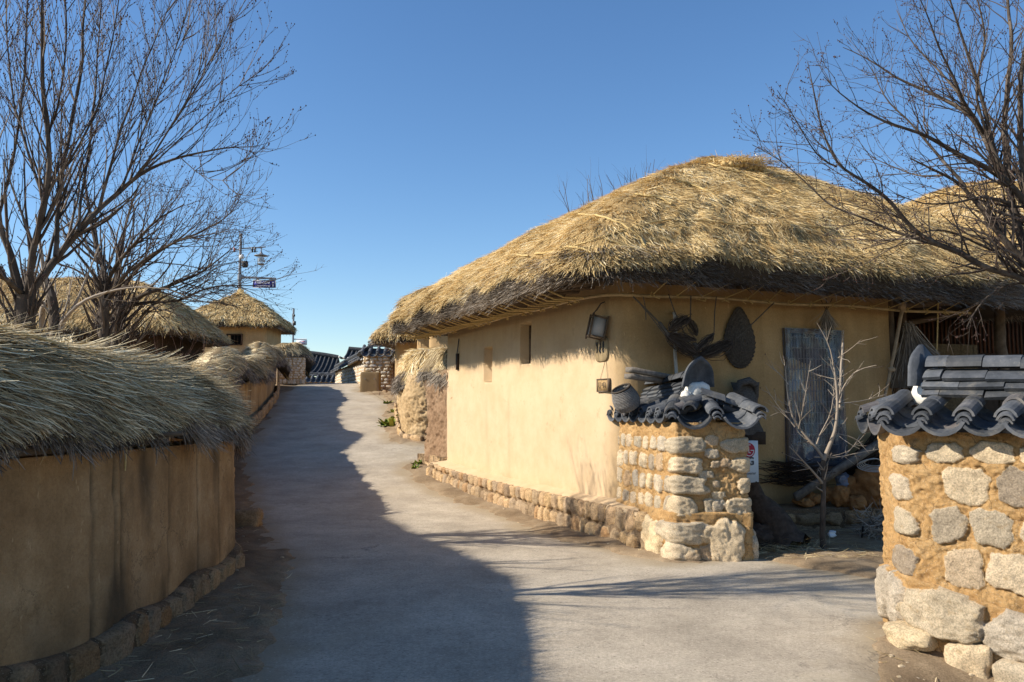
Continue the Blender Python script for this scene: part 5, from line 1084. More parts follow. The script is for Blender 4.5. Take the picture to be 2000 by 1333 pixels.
G, *_ = hf_wall([(-6.12, 34), (-6.1, 33.0), (-4.98, 32.9), (-4.9, 34)], z33-.1, 3.62, res=.03, amp=.02, freq=4, rad=.08, stones=stone_rows([(.1+.14*i, .22+.14*i, .1, .3, .05, .05, 3) for i in range(10)], 3.4, random.Random(17)))
G.build('masonry', M['masonry_far'], gp)
tile_slope('eave_tiles', gp, (-6.15, 33.45), (-4.9, 33.45), (0, -1), .62, 3.95, 3.60, .28, 3, steps=1); tile_slope('side_tiles', gp, (-5.9, 33.2), (-5.9, 34.0), (-1, 0), .5, 3.92, 3.62, .28, 3, steps=1); tile_ridge('ridge_tiles', gp, (-6.0, 33.45), (-4.9, 33.5), 3.97, 2, .3, seed=4)
gs = thing('earth_wall', 'shaded clay wall running right from the far gate pillar under a thatch edge', 'wall', (-4, 33, z33))
G, *_ = hf_wall([(-4.95, 33.3), (-3.4, 32.6), (-2.2, 32.0)], z33-.3, 3.6, res=.05, amp=.03, freq=3); G.build('wall_body', M['redearth'], gs)
thatch_sweep([(-5.0, 33.6, 4.0), (-3.4, 32.9, 4.1), (-2.0, 32.2, 4.1)], .6, .5, 'thatch_coping', gs, M['straw_old'], M['butt'], dens=800, L=(.25, .4), W=.014, lean=0, fr=300, fl=.2, K=2, seed=35)
cb_ = thing('clay_block', 'plain buff rendered block standing before the far gate pillar', 'block', (-5.55, 31.4, gw(-5.5, 31.4)))
G = Geo(); z = gw(-5.5, 31.4); G.rock((-5.55, 31.6, z+.33), (.76, .5, .90), 3, 14, .02, p=12); G.build('block', M['plaster_far'], cb_)
for x in (-5.72, -5.36): G = Geo(); G.rock((x, 31.34, z+.5), (.035, .03, .035), 1, 5, .05); G.build('metal_stud', M['metal'], cb_)
for i, (px, py, Y) in enumerate(((755, 757, 32), (745, 750, 32.2), (763, 748, 32.4), (772, 763, 31), (752, 764, 30.8))):
    p = at(px, py, Y); p[2] = gw(p[0], p[1])+.05; G = Geo(); G.rock(p, (.25-.03*i, .22, .16), i+30, 9, .3, p=2.6, rz=i); tag(G.build('rock', M['fstone_dark'], None, p), ('biggest', 'second', 'third', 'fourth', 'smallest')[i]+' of the dark rubble stones right of the far clay block', 'rock', 'rubble by the far gate')
tw = thing('stone_wall', 'sunlit mud and stone wall with a sloping tile cap, going down behind the crest', 'wall', (-8, 38, 2))
tpth = [(-9.75, 44.5), (-8.7, 41), (-6.15, 33.9)]
G, *_ = hf_wall(tpth, .8, lambda x, y: 3.30+(44-y)*.02, res=.045, amp=.02, freq=3, stones=stone_rows([(.1+.16*i, .24+.16*i, .14, .3, .05, .045, 3) for i in range(15)], 12, random.Random(27)))
G.build('masonry', M['masonry_far'], tw)
tw1 = A(tpth[0]); tw2 = A(tpth[2]); dt = unit(tw2-tw1); no = A([dt[1], -dt[0]]); 
G = Geo()
for k in range(44):
    q = tw1+(tw2-tw1)*k/43; zz_ = 3.30+(44-q[1])*.02
    shell(G, (q[0]-no[0]*.1, q[1]-no[1]*.1, zz_+.30), (q[0]+no[0]*.32, q[1]+no[1]*.32, zz_+.03), [*dt, 0], [0, 0, 1], .13, 1.4, .03)
    shell(G, (q[0]+dt[0]*.12-no[0]*.1, q[1]+dt[1]*.12-no[1]*.1, zz_+.26), (q[0]+dt[0]*.12+no[0]*.32, q[1]+dt[1]*.12+no[1]*.32, zz_+.0), [*dt, 0], [0, 0, 1], .26, 1, .03, -1)
G.tube([(*(tw1+(tw2-tw1)*t), 3.30+(44-(tw1+(tw2-tw1)*t)[1])*.02+.33) for t in (0, .5, 1)], .11, 8); G.build('tile_cap', M['tile'], tw, smooth=False)

# ------------------------------------------------------------------ distant tiled houses beyond the crest
def tiled_house(name, label, x0, x1, y0, y1, ze, zr, base, sag=.5, rev=False):
    h = thing(name, label, 'house', ((x0+x1)/2, (y0+y1)/2, base)); ym = (y0+y1)/2; G = Geo()
    nx = int((x1-x0)/.3); xs = np.linspace(x0, x1, nx+1); lift = lambda x: sag*(abs(2*(x-x0)/(x1-x0)-1))**2.2
    t = np.linspace(0, 1, 8)
    def pt(x, u, sd): return A([x, ym+(y0-.0-ym)*u if sd < 0 else ym+(y1-ym)*u, zr+(ze-zr)*(u**.8)+lift(x)*(.6+.4*u)-.25*math.sin(u*math.pi)])
    for sd in (-1, 1):
        G.grid(np.array([[pt(x, u, sd) for u in t] for x in xs]))
        for x in xs: G.tube([pt(x, u, sd)+A([0, 0, .05]) for u in t], .075, 6)
    G.build('tiled_roof', M['tile'], h, smooth=True)
    G = Geo(); G.tube([(x, ym, zr+lift(x)*.6+.12) for x in xs], .17, 8); G.build('ridge', M['tile'], h)
    for x in xs: G = Geo(); q = pt(x, 1, -1); G.rock(q+A([0, -.04, .05]), (.15, .08, .15), 1, 5, .05, p=2); G.build('eave_end_cap', M['lime'], h)
    G = Geo()
    for sx in (x0+1.4, x1-2.6): G.add([(sx, ym, zr-.1), (sx, y0+.9, ze+.15), (sx, y0+.9, base), (sx, y1-.9, base), (sx, y1-.9, ze+.15)], [[0, 1, 4]], .5); G.add([(sx, y0+.9, ze+.15), (sx, y0+.9, base), (sx, y1-.9, base), (sx, y1-.9, ze+.15)], [[0, 1, 2, 3]], .5)
    G.add([(x0+.35, y0+.9, base), (x1-2.6, y0+.9, base), (x1-2.6, y0+.9, ze+.2), (x0+.35, y0+.9, ze+.2)], [[0, 1, 2, 3]], .5); G.build('clay_wall', M['plaster_far'], h)
    G = Geo()
    for k in range(4): xx = x0+1+(x1-x0-2)*(k+.5)/4; G.box((xx, y0+.88, base+1.3), (.8, .06, 1.2))
    G.build('window', M['darkwood'], h)
    return h
tiled_house('tiled_house', 'distant dark tiled house just past the stone wall on the left of the crest', -23.5, -12.9, 56, 63, 4.05, 5.35, 1.0, -.8)
tiled_house('tiled_house', 'distant tiled house with a white gable edge, rising behind the sunlit sloping wall', -11.6, -3.5, 54, 60, 4.35, 5.15, 1.0, .3)
lw4 = thing('tile_topped_wall', 'low far wall with a dark tile cap closing the view beyond the crest', 'wall', (-12, 49, 1.5))
G = Geo(); G.grid(A([[[-15, 49, .5], [-15, 49, 2.95]], [[-9.5, 49.6, .5], [-9.5, 49.6, 2.95]]])); G.build('wall_body', M['plaster_far'], lw4)
tile_slope('eave_tiles', lw4, (-15, 49.3), (-9.5, 49.9), (0, -1), .6, 3.3, 2.95, .3, 3, steps=1); tile_ridge('ridge_tiles', lw4, (-15, 49.35), (-9.5, 49.95), 3.28, 2, .34, seed=6)

# ------------------------------------------------------------------ other thatched roofs
def rect_roof(cx, cy, hx, hy, rot, ze, H, **k):
    a = A([math.cos(rot), math.sin(rot)]); b = A([-a[1], a[0]]); c = A([cx, cy]); m_ = min(hx, hy)
    return Roof([dict(e=[eg(c+a*hx, -a, m_), eg(c-a*hx, a, m_), eg(c+b*hy, -b, m_), eg(c-b*hy, b, m_)], H=H, p=k.pop('p', 1.4))], c, ze, **k)
def thatched_house(label, cx, cy, hx, hy, rot, ze, H, zg, wall='plaster_far', dens=700, inset=.75, W=.014, fr=260, name='thatched_house', mat='straw', L=(.2, .4), **k):
    h = thing(name, label, 'house' if name == 'thatched_house' else 'hut', (cx, cy, zg)); R = rect_roof(cx, cy, hx, hy, rot, ze, H, **k); R.build('thatch_roof', h, M[mat], M['butt'], dens=dens, L=L, W=W, fr=fr, K=2, backd=.1)
    a = A([math.cos(rot), math.sin(rot)]); b = A([-a[1], a[0]]); c = A([cx, cy]); ix, iy = hx-inset, hy-inset
    P = [c-a*ix+b*iy, c-a*ix-b*iy, c+a*ix-b*iy, c+a*ix+b*iy]
    G, *_ = hf_wall(P[::1], zg-.3, ze+.25, res=.12, amp=.01, freq=1, closed=True, rad=.12, side=1); G.build('clay_wall', M[wall], h); return h, R, P
hut, hr, hp = thatched_house('small square clay hut with a peaked straw roof, above the left wall', -12.9, 37.9, 2.2, 2.15, .06, 5.02, 1.45, 2.7, dens=1100, inset=.58, name='clay_hut', W=.018, fr=420, mat='straw', k=.05, p=1.15)
G = Geo(); q = A([-12.9, 37.9, 6.75]); P = q+rng.normal(0, .08, (500, 3)); strands(G, P, rng.normal(0, .5, (500, 3))+A([0, 0, -.8]), A([0, -1., .3])+0*P, .45, .02, rng.uniform(.4, 1, 500), K=2); G.lathe([(.02, .28), (.14, .22), (.22, 0), (.4, -.25)], q, 14, .5); G.build('roof_knot', M['straw'], hut)
G = Geo(); wx = at(459, 664, 36.4); G.box((wx[0], 36.38, wx[2]), (.62, .10, .42)); G.build('window_opening', M['dark'], hut)
G = Geo()
for dx in (-.33, .33): G.box((wx[0]+dx, 36.33, wx[2]), (.06, .10, .52))
for dz in (-.23, .23): G.box((wx[0], 36.33, wx[2]+dz), (.60, .10, .06))
for dx in (-.15, 0, .15): G.box((wx[0]+dx, 36.34, wx[2]), (.025, .05, .42))
G.box((wx[0]+.05, 36.345, wx[2]-.03), (.13, .02, .3), m=1); G.build('window_frame', [M['darkwood'], M['white']], hut)
thatched_house('broad golden thatched house behind the bare trees on the left', -16.4, 26.2, 6.4, 2.7, .05, 3.62, 1.75, 1.2, wall='darkwood', dens=700, W=.015, k=.10)
thatched_house('highest and nearest of the three thatched roof tips peeking out left of the farmhouse roof', 1.6, 23.6, 4.35, 2.6, -.35, 4.15, 1.3, 1.0, dens=900, W=.014, fr=400)
thatched_house('thatched roof tip poking out left of the farmhouse, middle of three', .2, 27.9, 3.9, 2.4, -.2, 4.25, 1.3, 1.4, dens=800, W=.015, fr=400)
thatched_house('lowest and farthest thatched roof tip poking out left of the farmhouse', -1.4, 30.5, 3.5, 2.3, -.1, 3.75, 1.5, 1.6, dens=800, W=.015, fr=400)
h2, R2_, p2_ = thatched_house('second farmhouse with a bright straw roof, behind the right hand tree', 12.3, 18.8, 6.2, 5.0, .2, 3.30, 3.0, .1, wall='plaster', dens=1700, inset=1.1, W=.009, fr=700, L=(.16, .32), p=1.9)
for rp_ in [[(1740, 392), (1800, 384), (1880, 380), (1990, 384)], [(1850, 440), (1920, 450), (1990, 470)]]: roof_rope(R2_, rp_, 'thatch_rope', h2, .012, y0=12, y1=26)

# ------------------------------------------------------------------ lamp posts with street signs
def Tx(n, c, d): return c
lp = thing('street_lamp', 'tall grey lamp post with a glass lantern and a dark blue street sign', 'street lamp', at(468, 700, 40))
Y = 40; b0 = at(467, 560, Y); tp_ = at(471, 461, Y); xl = (b0[0]+tp_[0])/2
def zy(py): return at(470, py, Y)[2]
G = Geo(); G.tube([(xl, Y, 2.6), (xl, Y, zy(535)), (xl, Y, zy(462))], [.085, .075, .06], 10); G.rock((xl, Y, zy(459)), (.17, .17, .17), 1, 8, .02, p=2); G.build('pole', M['metal'], lp)
xp = lambda px: (px-1000)/FPX*Y*1.0
G = Geo(); G.tube([(xl, Y, zy(486)), (xp(513), Y, zy(482.5))], .035, 7); G.tube([(xl, Y, zy(487)), (xp(452), Y, zy(488))], .03, 6); G.tube([(xp(476), Y, zy(510)), (xp(477), Y, zy(500)), (xp(484), Y, zy(493)), (xp(498), Y, zy(491))], .018, 5); G.build('arm', M['metal'], lp)
G = Geo(); G.box((xp(451.5), Y, zy(488.5)), (.07, .1, .22)); G.build('red_sensor', flat('dull_red_paint', (.35, .10, .07), .6, .3), lp)
for px in (487.5, 492.5): G = Geo(); G.box((xp(px), Y-.04, zy(488.5)), (.065, .08, .27)); G.build('clamp', M['black'], lp)
G = Geo(); G.box((xp(474), Y-.05, zy(516)), (.24, .2, .26)); G.rock((xp(474), Y-.08, zy(517)), (.3, .22, .28), 4, 8, .35); G.build('transformer', M['black'], lp)
for px in (465.8, 468.8): G = Geo(); G.box((xp(px), Y, zy(479)), (.02, .02, .4)); G.build('antenna', M['black'], lp)
G = Geo(); G.box((xp(467.3), Y-.12, zy(502.3)), (.21, .1, .22)); G.build('junction_box', M['white'], lp)
ln_ = Geo(); xc = xp(504.5); zc = lambda py: zy(py)
ln_.tube([(xc, Y, zc(483)), (xc, Y, zc(494))], .03, 6); ln_.lathe([(.03, zc(491)), (.06, zc(494)), (.12, zc(497)), (.34, zc(499.5)), (.34, zc(500.3)), (.12, zc(500)), (.1, zc(500))], (xc, Y, 0), 20); 
for py in (504.5, 507.5, 510): ln_.lathe([(.15, zc(py)), (.175, zc(py+.6)), (.15, zc(py+1.2))], (xc, Y, 0), 16)
ln_.lathe([(.001, zc(518.5)), (.12, zc(518.3)), (.16, zc(516.5)), (.165, zc(515.5))], (xc, Y, 0), 16); LN = ln_.build('lantern', M['metal'], lp)
mg = MT('clear_glass', .05, .5); mg.b.inputs['Base Color'].default_value = (.7, .78, .85, 1); tr = mg.t.nodes.new('ShaderNodeBsdfTransparent'); mx = mg.t.nodes.new('ShaderNodeMixShader'); mx.inputs[0].default_value = .35; mg.L(tr.outputs[0], mx.inputs[1]); mg.L(mg.b.outputs[0], mx.inputs[2]); mg.L(mx.outputs[0], mg.t.nodes['Material Output'].inputs[0])
gl_ = Geo(); gl_.lathe([(.15, zc(501)), (.158, zc(508)), (.155, zc(516))], (xc, Y, 0), 20); gl_.build('glass', mg.m, LN)
G = Geo(); G.tube([(xl, Y, zy(541)), (xl+.2, Y, zy(542)), (xp(535), Y, zy(544.5))], [.07, .06, .045], 8); G.tube([(xl, Y, zy(536)), (xl, Y, zy(547))], .11, 10); G.add([(xl+.05, Y-.02, zy(536.5)), (xl+.05, Y-.02, zy(547)), (xp(482), Y-.02, zy(542.5))], [[0, 1, 2]]); 
for px in (499, 526): G.box((xp(px), Y, zy(546.5)), (.09, .06, .12))
G.build('sign_bracket', M['metal'], lp)
sb = M['sign_blue'] = flat('sign_blue', (.008, .02, .26), .5, .4, 0, .05, 4, 0)
G = Geo(); cs = A([xp(512.2), Y, zy(555.3)]); G.box(cs, (1.10, .06, .33)); SB = G.build('street_sign', sb, lp)
G = Geo(); G.box(cs+A([0, 0, .18]), (1.12, .08, .035)); G.box(cs-A([0, 0, .178]), (1.12, .08, .02)); 
for s_ in (-1, 1): G.box(cs+A([s_*.562, 0, 0]), (.02, .08, .34))
G.build('sign_rim', M['metal'], SB)
fx = A([1., 0, 0]); fn_ = A([0, -1., 0])
text('하회남촌길', cs+A([-.07, -.032, .065]), fx, fn_, .155, lt, 'lettering', SB, 'CENTER', .004)
text('Hahoenamchon-gil', cs+A([-.07, -.032, -.088]), fx, fn_, .098, lt, 'lettering', SB, 'CENTER', .003)
text('96', cs+A([.445, -.032, .075]), fx, fn_, .085, lt, 'lettering', SB, 'CENTER', .003); text('53', cs+A([.445, -.032, -.09]), fx, fn_, .085, lt, 'lettering', SB, 'CENTER', .003)
G = Geo(); q = cs+A([.445, -.034, -.005]); G.add([q+A([-.03, 0, -.025]), q+A([.03, 0, -.025]), q+A([0, 0, .03])], [[0, 1, 2]]); G.build('arrow', lt, SB)
l2 = thing('street_lamp', 'thin far lamp post carrying a white sign, right of the clay hut', 'street lamp', at(570, 700, 60)); Y = 60; xl = xp(570) if False else (571-1000)/FPX*60; z6 = lambda py: at(570, py, 60)[2]; x6 = lambda px: (px-1000)/FPX*60
G = Geo(); G.tube([(xl, Y, 2), (xl, Y, z6(603))], .075, 8); G.build('pole', M['metal'], l2)
G = Geo(); G.tube([(x6(569), Y, z6(613)), (x6(569), Y, z6(624))], .03, 5); G.box((x6(573), Y-.1, z6(617)), (.12, .12, .15)); G.box((x6(574), Y-.1, z6(632)), (.18, .14, .3)); G.build('fittings', M['black'], l2)
G = Geo(); G.tube([(x6(571), Y, z6(663)), (x6(598), Y, z6(663))], .05, 7); G.build('sign_bracket', M['white'], l2)
G = Geo(); G.box((x6(588.5), Y, z6(669.5)), (.76, .06, .36)); s2 = G.build('street_sign', M['white'], l2)
G = Geo(); G.box((x6(584), Y-.035, z6(668)), (.24, .01, .05)); G.box((x6(590), Y-.035, z6(671)), (.42, .01, .05), m=1); G.box((x6(592), Y-.035, z6(667.6)), (.25, .01, .05), m=2); G.build('sign_marks', [sb, flat('violet_print', (.12, .04, .25), .5), flat('pink_print', (.55, .12, .2), .5)], s2)

# ------------------------------------------------------------------ plants
def leafy(px, py, label, r=.22, n=60, Y=None):
    p = gpt(px, py) if Y is None else at(px, py, Y); rn = np.random.default_rng(int(px)); G = Geo()
    a = rn.uniform(0, 2*math.pi, n); el = rn.uniform(.1, 1.2, n); d = np.stack([np.cos(a)*np.cos(el), np.sin(a)*np.cos(el), np.sin(el)], -1)
    P = p+np.stack([rn.normal(0, r*.35, n), rn.normal(0, r*.35, n), 0*a], -1); strands(G, P, d, np.cross(d, np.cross(d, A([0, 0, 1.])))*-1, rn.uniform(.3, .8, n)*r*1.4, r*.42, rn.random(n), bend=-.25, K=3, roll=.3)
    return tag(G.build('leafy_plant', M['leaf'], None, p), label, 'plant', 'winter greens on the verge')
m = straw_mat('yellow_green_leaf', [(0, (.05, .09, .015)), (.5, (.16, .21, .03)), (1, (.36, .36, .06))], .2); M['leaf'] = m
leafy(771, 808, 'yellow green plant highest up the right verge, nearest the crumbling wall', .2); leafy(773, 822, 'yellow green plant on the verge, just below the highest one', .24); leafy(762, 832, 'yellowish plant at the lane edge, lowest of the group by the crumbling wall', .28); leafy(786, 829, 'tiny green tuft close to the foot of the crumbling earth wall', .1, 30)
leafy(757, 789, 'brownish weed tuft at the lane edge, farthest up the verge', .16, 40); leafy(820, 909, 'bright green weed on the dirt patch by the near end of the side lane', .17, 60); leafy(808, 916, 'dull weed beside the bright green one on the dirt patch', .12, 40)
# straw and twig litter on the verges and in the court
G = Geo(); n = 2600; x = np.r_[rng.uniform(-4.2, -1.4, n), rng.uniform(2.3, 4.8, n//2), rng.uniform(-1.8, 1.8, 500), rng.uniform(1.9, 3.4, 300)]; y = np.r_[rng.uniform(4, 12.5, n), rng.uniform(8.2, 9.9, n//2), rng.uniform(8.8, 15.6, 500), rng.uniform(4, 5.6, 300)]
sd = polysd(x, y, POLY); k = (sd < .05) & (rng.random(len(x)) < np.clip(.5+fbm(np.stack([x, y, 0*x], -1)*1.4, 2), .05, 1)); x, y, sd = x[k], y[k], sd[k]; z, _ = dirt_z(x, y); a = rng.uniform(0, 6.3, len(x)); P = np.stack([x, y, z+.008], -1)
strands(G, P, np.stack([np.cos(a), np.sin(a), rng.normal(0, .08, len(x))], -1), A([0, 0, 1.])+0*P, rng.uniform(.04, .22, len(x)), .005, rng.uniform(.2, 1, len(x)), bend=rng.normal(0, .1, len(x)), K=2)
tag(G.build('straw_litter', M['straw_old'], None, (0, 8, 0)), 'dry straw and twig litter strewn over the dirt verges', 'straw litter', kind='stuff')
G = Geo(); x = rng.normal(2.95, .25, 500); y = rng.normal(8.95, .25, 500); P = np.stack([x, y, 0*x+.03+.05*rng.random(500)], -1); a = rng.uniform(0, 6.3, 500)
strands(G, P, np.stack([np.cos(a), np.sin(a), rng.normal(.1, .2, 500)], -1), A([0, 0, 1.])+0*P, rng.uniform(.1, .35, 500), .006, rng.uniform(.1, 1, 500), bend=-.15, K=2)
tag(G.build('straw_heap', M['straw_old'], None, (2.95, 8.95, 0)), 'loose heap of dry straw in the court between the stump and the small tree', 'straw heap', kind='stuff')

# ------------------------------------------------------------------ trees
def guided_tree(name, label, base, Y, limbs, kid, seed, group=None, ysp=.5, maxl=2, trop=.9, spread=.9, twig='twig', zg=None, klen=(.5, 1.3), dens=5.0, ground=None, wob=.1, yof=None, buds=.45, twr=.5):
    rn = random.Random(seed); p0 = at(base[0], base[1], Y); zb = gw(p0[0], p0[1]) if zg is None else zg
    t = thing(name, label, 'tree', (p0[0], p0[1], zb), group); GT = Geo(); GC = Geo(); GB = Geo(); first = True
    for i, (pts, r0, r1) in enumerate(limbs):
        dy = rn.uniform(-ysp, ysp) if not first else 0
        P = [at(px, py, Y+(dy*(k/max(1, len(pts)-1))**.8 if True else 0)) for k, (px, py) in enumerate(pts)]
        if first: P = [A([p0[0], p0[1], zb-.05])]+P; first = False
        Q, R = limb(GT if r0 > .03 else GC, P, r0, r1, 9 if r0 > .03 else 6, rn=rn, m=0 if (r0 > .03 or twig != 'twigpale') else 1); 
        L = np.linalg.norm(np.diff(Q, axis=0), axis=1).sum(); n = int(L*dens)
        for k in range(n):
            tt = rn.uniform(.12 if i else .6, 1) if i else rn.uniform(.75, 1); j = min(len(Q)-2, int(tt*(len(Q)-1))); d = unit(Q[j+1]-Q[j]); ax = unit(np.cross(d, A([rn.gauss(0, 1), rn.gauss(0, 1), rn.gauss(0, 1)]))); an = rn.uniform(.22, spread)
            tree_branch(GC, GB, Q[j], d*math.cos(an)+ax*math.sin(an), rn.uniform(*klen)*(1.1-.5*tt), max(.004, min(R[j]*twr, .016)), 1, maxl, trop, spread, rn, 1, rn.random() < buds*1.6, .13, wob=wob)
    GT.build('trunk', M['bark'], t); [GC.add(v_, f_, .5, 0, 2) for v_, f_ in GB.parts()]; c_ = GC.build('crown', [M['bark'], M[twig], M['bud']], t)
    return t
LT = [([(48, 640), (48, 600), (50, 575)], 0.0737, 0.0770),
 ([(50, 585), (60, 520), (70, 450), (90, 400), (98, 340), (92, 250), (80, 140), (85, 40), (80, -60)], 0.0296, 0.0094),
 ([(52, 580), (80, 545), (120, 490), (165, 440), (190, 408), (235, 378), (258, 355), (290, 328), (350, 306), (430, 290), (508, 284)], 0.0368, 0.0026),
 ([(110, 500), (110, 430), (118, 340), (140, 240), (160, 130), (165, 20), (175, -60)], 0.0195, 0.0077),
 ([(195, 405), (215, 330), (235, 250), (265, 170), (300, 90), (335, 0)], 0.0130, 0.0026),
 ([(235, 378), (262, 300), (290, 230), (330, 140), (372, 0)], 0.0108, 0.0026),
 ([(258, 355), (300, 300), (345, 230), (400, 150), (462, 22)], 0.0108, 0.0017),
 ([(290, 328), (340, 280), (400, 230), (440, 190), (512, 138)], 0.0079, 0.0017),
 ([(45, 580), (20, 500), (-10, 430), (-25, 340), (-30, 200), (-20, 40)], 0.0296, 0.0094),
 ([(46, 575), (10, 545), (-30, 520), (-80, 470)], 0.0246, 0.0128),
 ([(90, 400), (60, 320), (30, 220), (15, 110), (10, -20)], 0.0145, 0.0051),
 ([(92, 270), (120, 190), (130, 90), (125, -40)], 0.0101, 0.0043),
 ([(118, 340), (175, 250), (205, 150), (225, 50), (240, -50)], 0.0101, 0.0034),
 ([(150, 450), (165, 350), (180, 250), (190, 120), (200, -20)], 0.0130, 0.0043),
 ([(-5, 430), (20, 330), (45, 200), (50, 60), (60, -50)], 0.0123, 0.0051),
 ([(345, 230), (380, 170), (400, 110), (415, 60), (430, 5)], 0.0058, 0.0017),
 ([(350, 306), (390, 345), (410, 350), (451, 352)], 0.0043, 0.0017),
 ([(262, 300), (300, 210), (335, 120), (385, 30), (400, -20)], 0.0058, 0.0017)]
lt_tree = guided_tree('bare_tree', 'tall many stemmed bare tree at the far left, just behind the near straw topped wall', (48, 645), 6.3, LT, None, 3, ysp=.8, maxl=3, trop=1.8, spread=.7, klen=(.45, 1.05), dens=11, wob=.08)
T2 = [([(205, 660), (202, 600), (205, 560)], .07, .055), ([(205, 560), (203, 520), (180, 450), (170, 380), (160, 300)], .04, .006), ([(205, 560), (225, 520), (260, 480), (300, 430), (360, 400)], .03, .005), ([(204, 590), (240, 540), (290, 500), (350, 470), (440, 452)], .024, .004), ([(203, 575), (185, 530), (150, 500), (120, 440)], .025, .005)]
guided_tree('bare_tree', 'left one of the slim dark bare tree pair behind the near wall', (205, 660), 8.8, T2, None, 5, ysp=.8, maxl=3, trop=.8, spread=.85, klen=(.45, 1.1), dens=13, wob=.13)
T3 = [([(228, 668), (232, 620), (230, 590)], .075, .055), ([(230, 590), (228, 540), (240, 480), (250, 420), (270, 360)], .04, .006), ([(232, 605), (280, 575), (330, 560), (380, 540), (440, 500), (470, 468)], .032, .003), ([(240, 600), (290, 590), (350, 592), (400, 560), (450, 555), (500, 560), (535, 545)], .024, .003), ([(231, 580), (260, 530), (310, 490), (370, 460), (440, 432), (470, 390)], .028, .003), ([(260, 640), (300, 590), (360, 560), (410, 540)], .02, .003)]
guided_tree('bare_tree', 'right one of the slim tree pair, its twigs reaching towards the lamp post', (228, 668), 9.3, T3, None, 7, ysp=.8, maxl=3, trop=.5, spread=.9, klen=(.45, 1.2), dens=15, wob=.14)
ST = [([(108, 650), (106, 590), (96, 560), (86, 545)], .06, .045), ([(95, 590), (82, 600), (82, 640)], .03, .03), ([(106, 600), (90, 570), (80, 500), (70, 420)], .03, .008), ([(115, 640), (140, 600), (200, 570), (270, 560), (330, 565)], .022, .003), ([(118, 640), (150, 590), (170, 540), (200, 470)], .02, .004)]
guided_tree('bare_tree', 'grey cut back trunk beside the big left tree, with pale straight shoots', (108, 655), 7.6, ST, None, 9, ysp=.4, maxl=2, trop=1.0, spread=.8, klen=(.3, .9), dens=3.4, twig='twigpale')
def shrub(px, py, Y, w_, h_, n, seed, label, mat='shrub', group='bare red brown shrubs behind the left wall', maxl=1, rr=.006):
    rn = random.Random(seed); p = at(px, py, Y); zb = gw(p[0], p[1]); top = at(px, py, Y)[2]; G = Geo(); GB = Geo()
    for k in range(n):
        q = A([p[0]+rn.gauss(0, w_*.3), p[1]+rn.gauss(0, w_*.25), zb]); d = unit(A([rn.gauss(0, .45), rn.gauss(0, .4), 1])); tree_branch(G, GB, q, d, rn.uniform(.55, 1)*h_, rr, 0, maxl, .4, .8, rn, 0, True, .2, kids=5, wob=.12)
    if GB.v:
        for v, f in ((GB, 0),): pass
    o = G.build('bare_shrub', [M[mat], M[mat]], None, (p[0], p[1], zb)); tag(o, label, 'shrub', group); return o
shrub(265, 640, 13.5, 1.8, 2.7, 60, 1, 'dense reddish bare shrub between the slim tree pair and the dark porch')
shrub(322, 640, 16.5, 1.3, 2.6, 50, 2, 'reddish bare shrub spreading in front of the dark porch')
shrub(150, 640, 13.0, 2.4, 2.4, 40, 3, 'brown bare shrub in front of the broad thatched house, far left')
shrub(715, 690, 47, 1.2, 3.0, 12, 4, 'small thin bare tree on the skyline behind the far gate pillar', 'twig', None, rr=.014)
shrub(845, 700, 22.5, 1.2, 2.2, 30, 5, 'reddish bare twigs showing above the wall copings by the farmhouse eave', 'shrub', None)
shrub(776, 745, 30, 1.0, 1.2, 26, 6, 'dark red bush at the foot of the shaded wall beyond the crumbling wall', 'shrub', None)
for i, (px, py) in enumerate(((1172, 380), (1295, 350), (1250, 358), (1145, 392))):
    rn = random.Random(i+50); p = at(px, py+6, 22.0); G = Geo(); GB = Geo()
    for k in range(7): tree_branch(G, GB, (p[0]+rn.gauss(0, .1), p[1], p[2]-1.2), (rn.gauss(0, .35), rn.gauss(0, .2), 1), rn.uniform(1.3, 1.9), .018, 0, 1, .5, .7, rn, 0, False, .25, kids=4)
    tag(G.build('bare_treetop', [M['twig'], M['twig']], None, p-A([0, 0, 1.2])), ('tallest', 'third', 'fourth', 'lowest and leftmost')[i]+' bare treetop poking over the left slope of the farmhouse roof', 'tree')
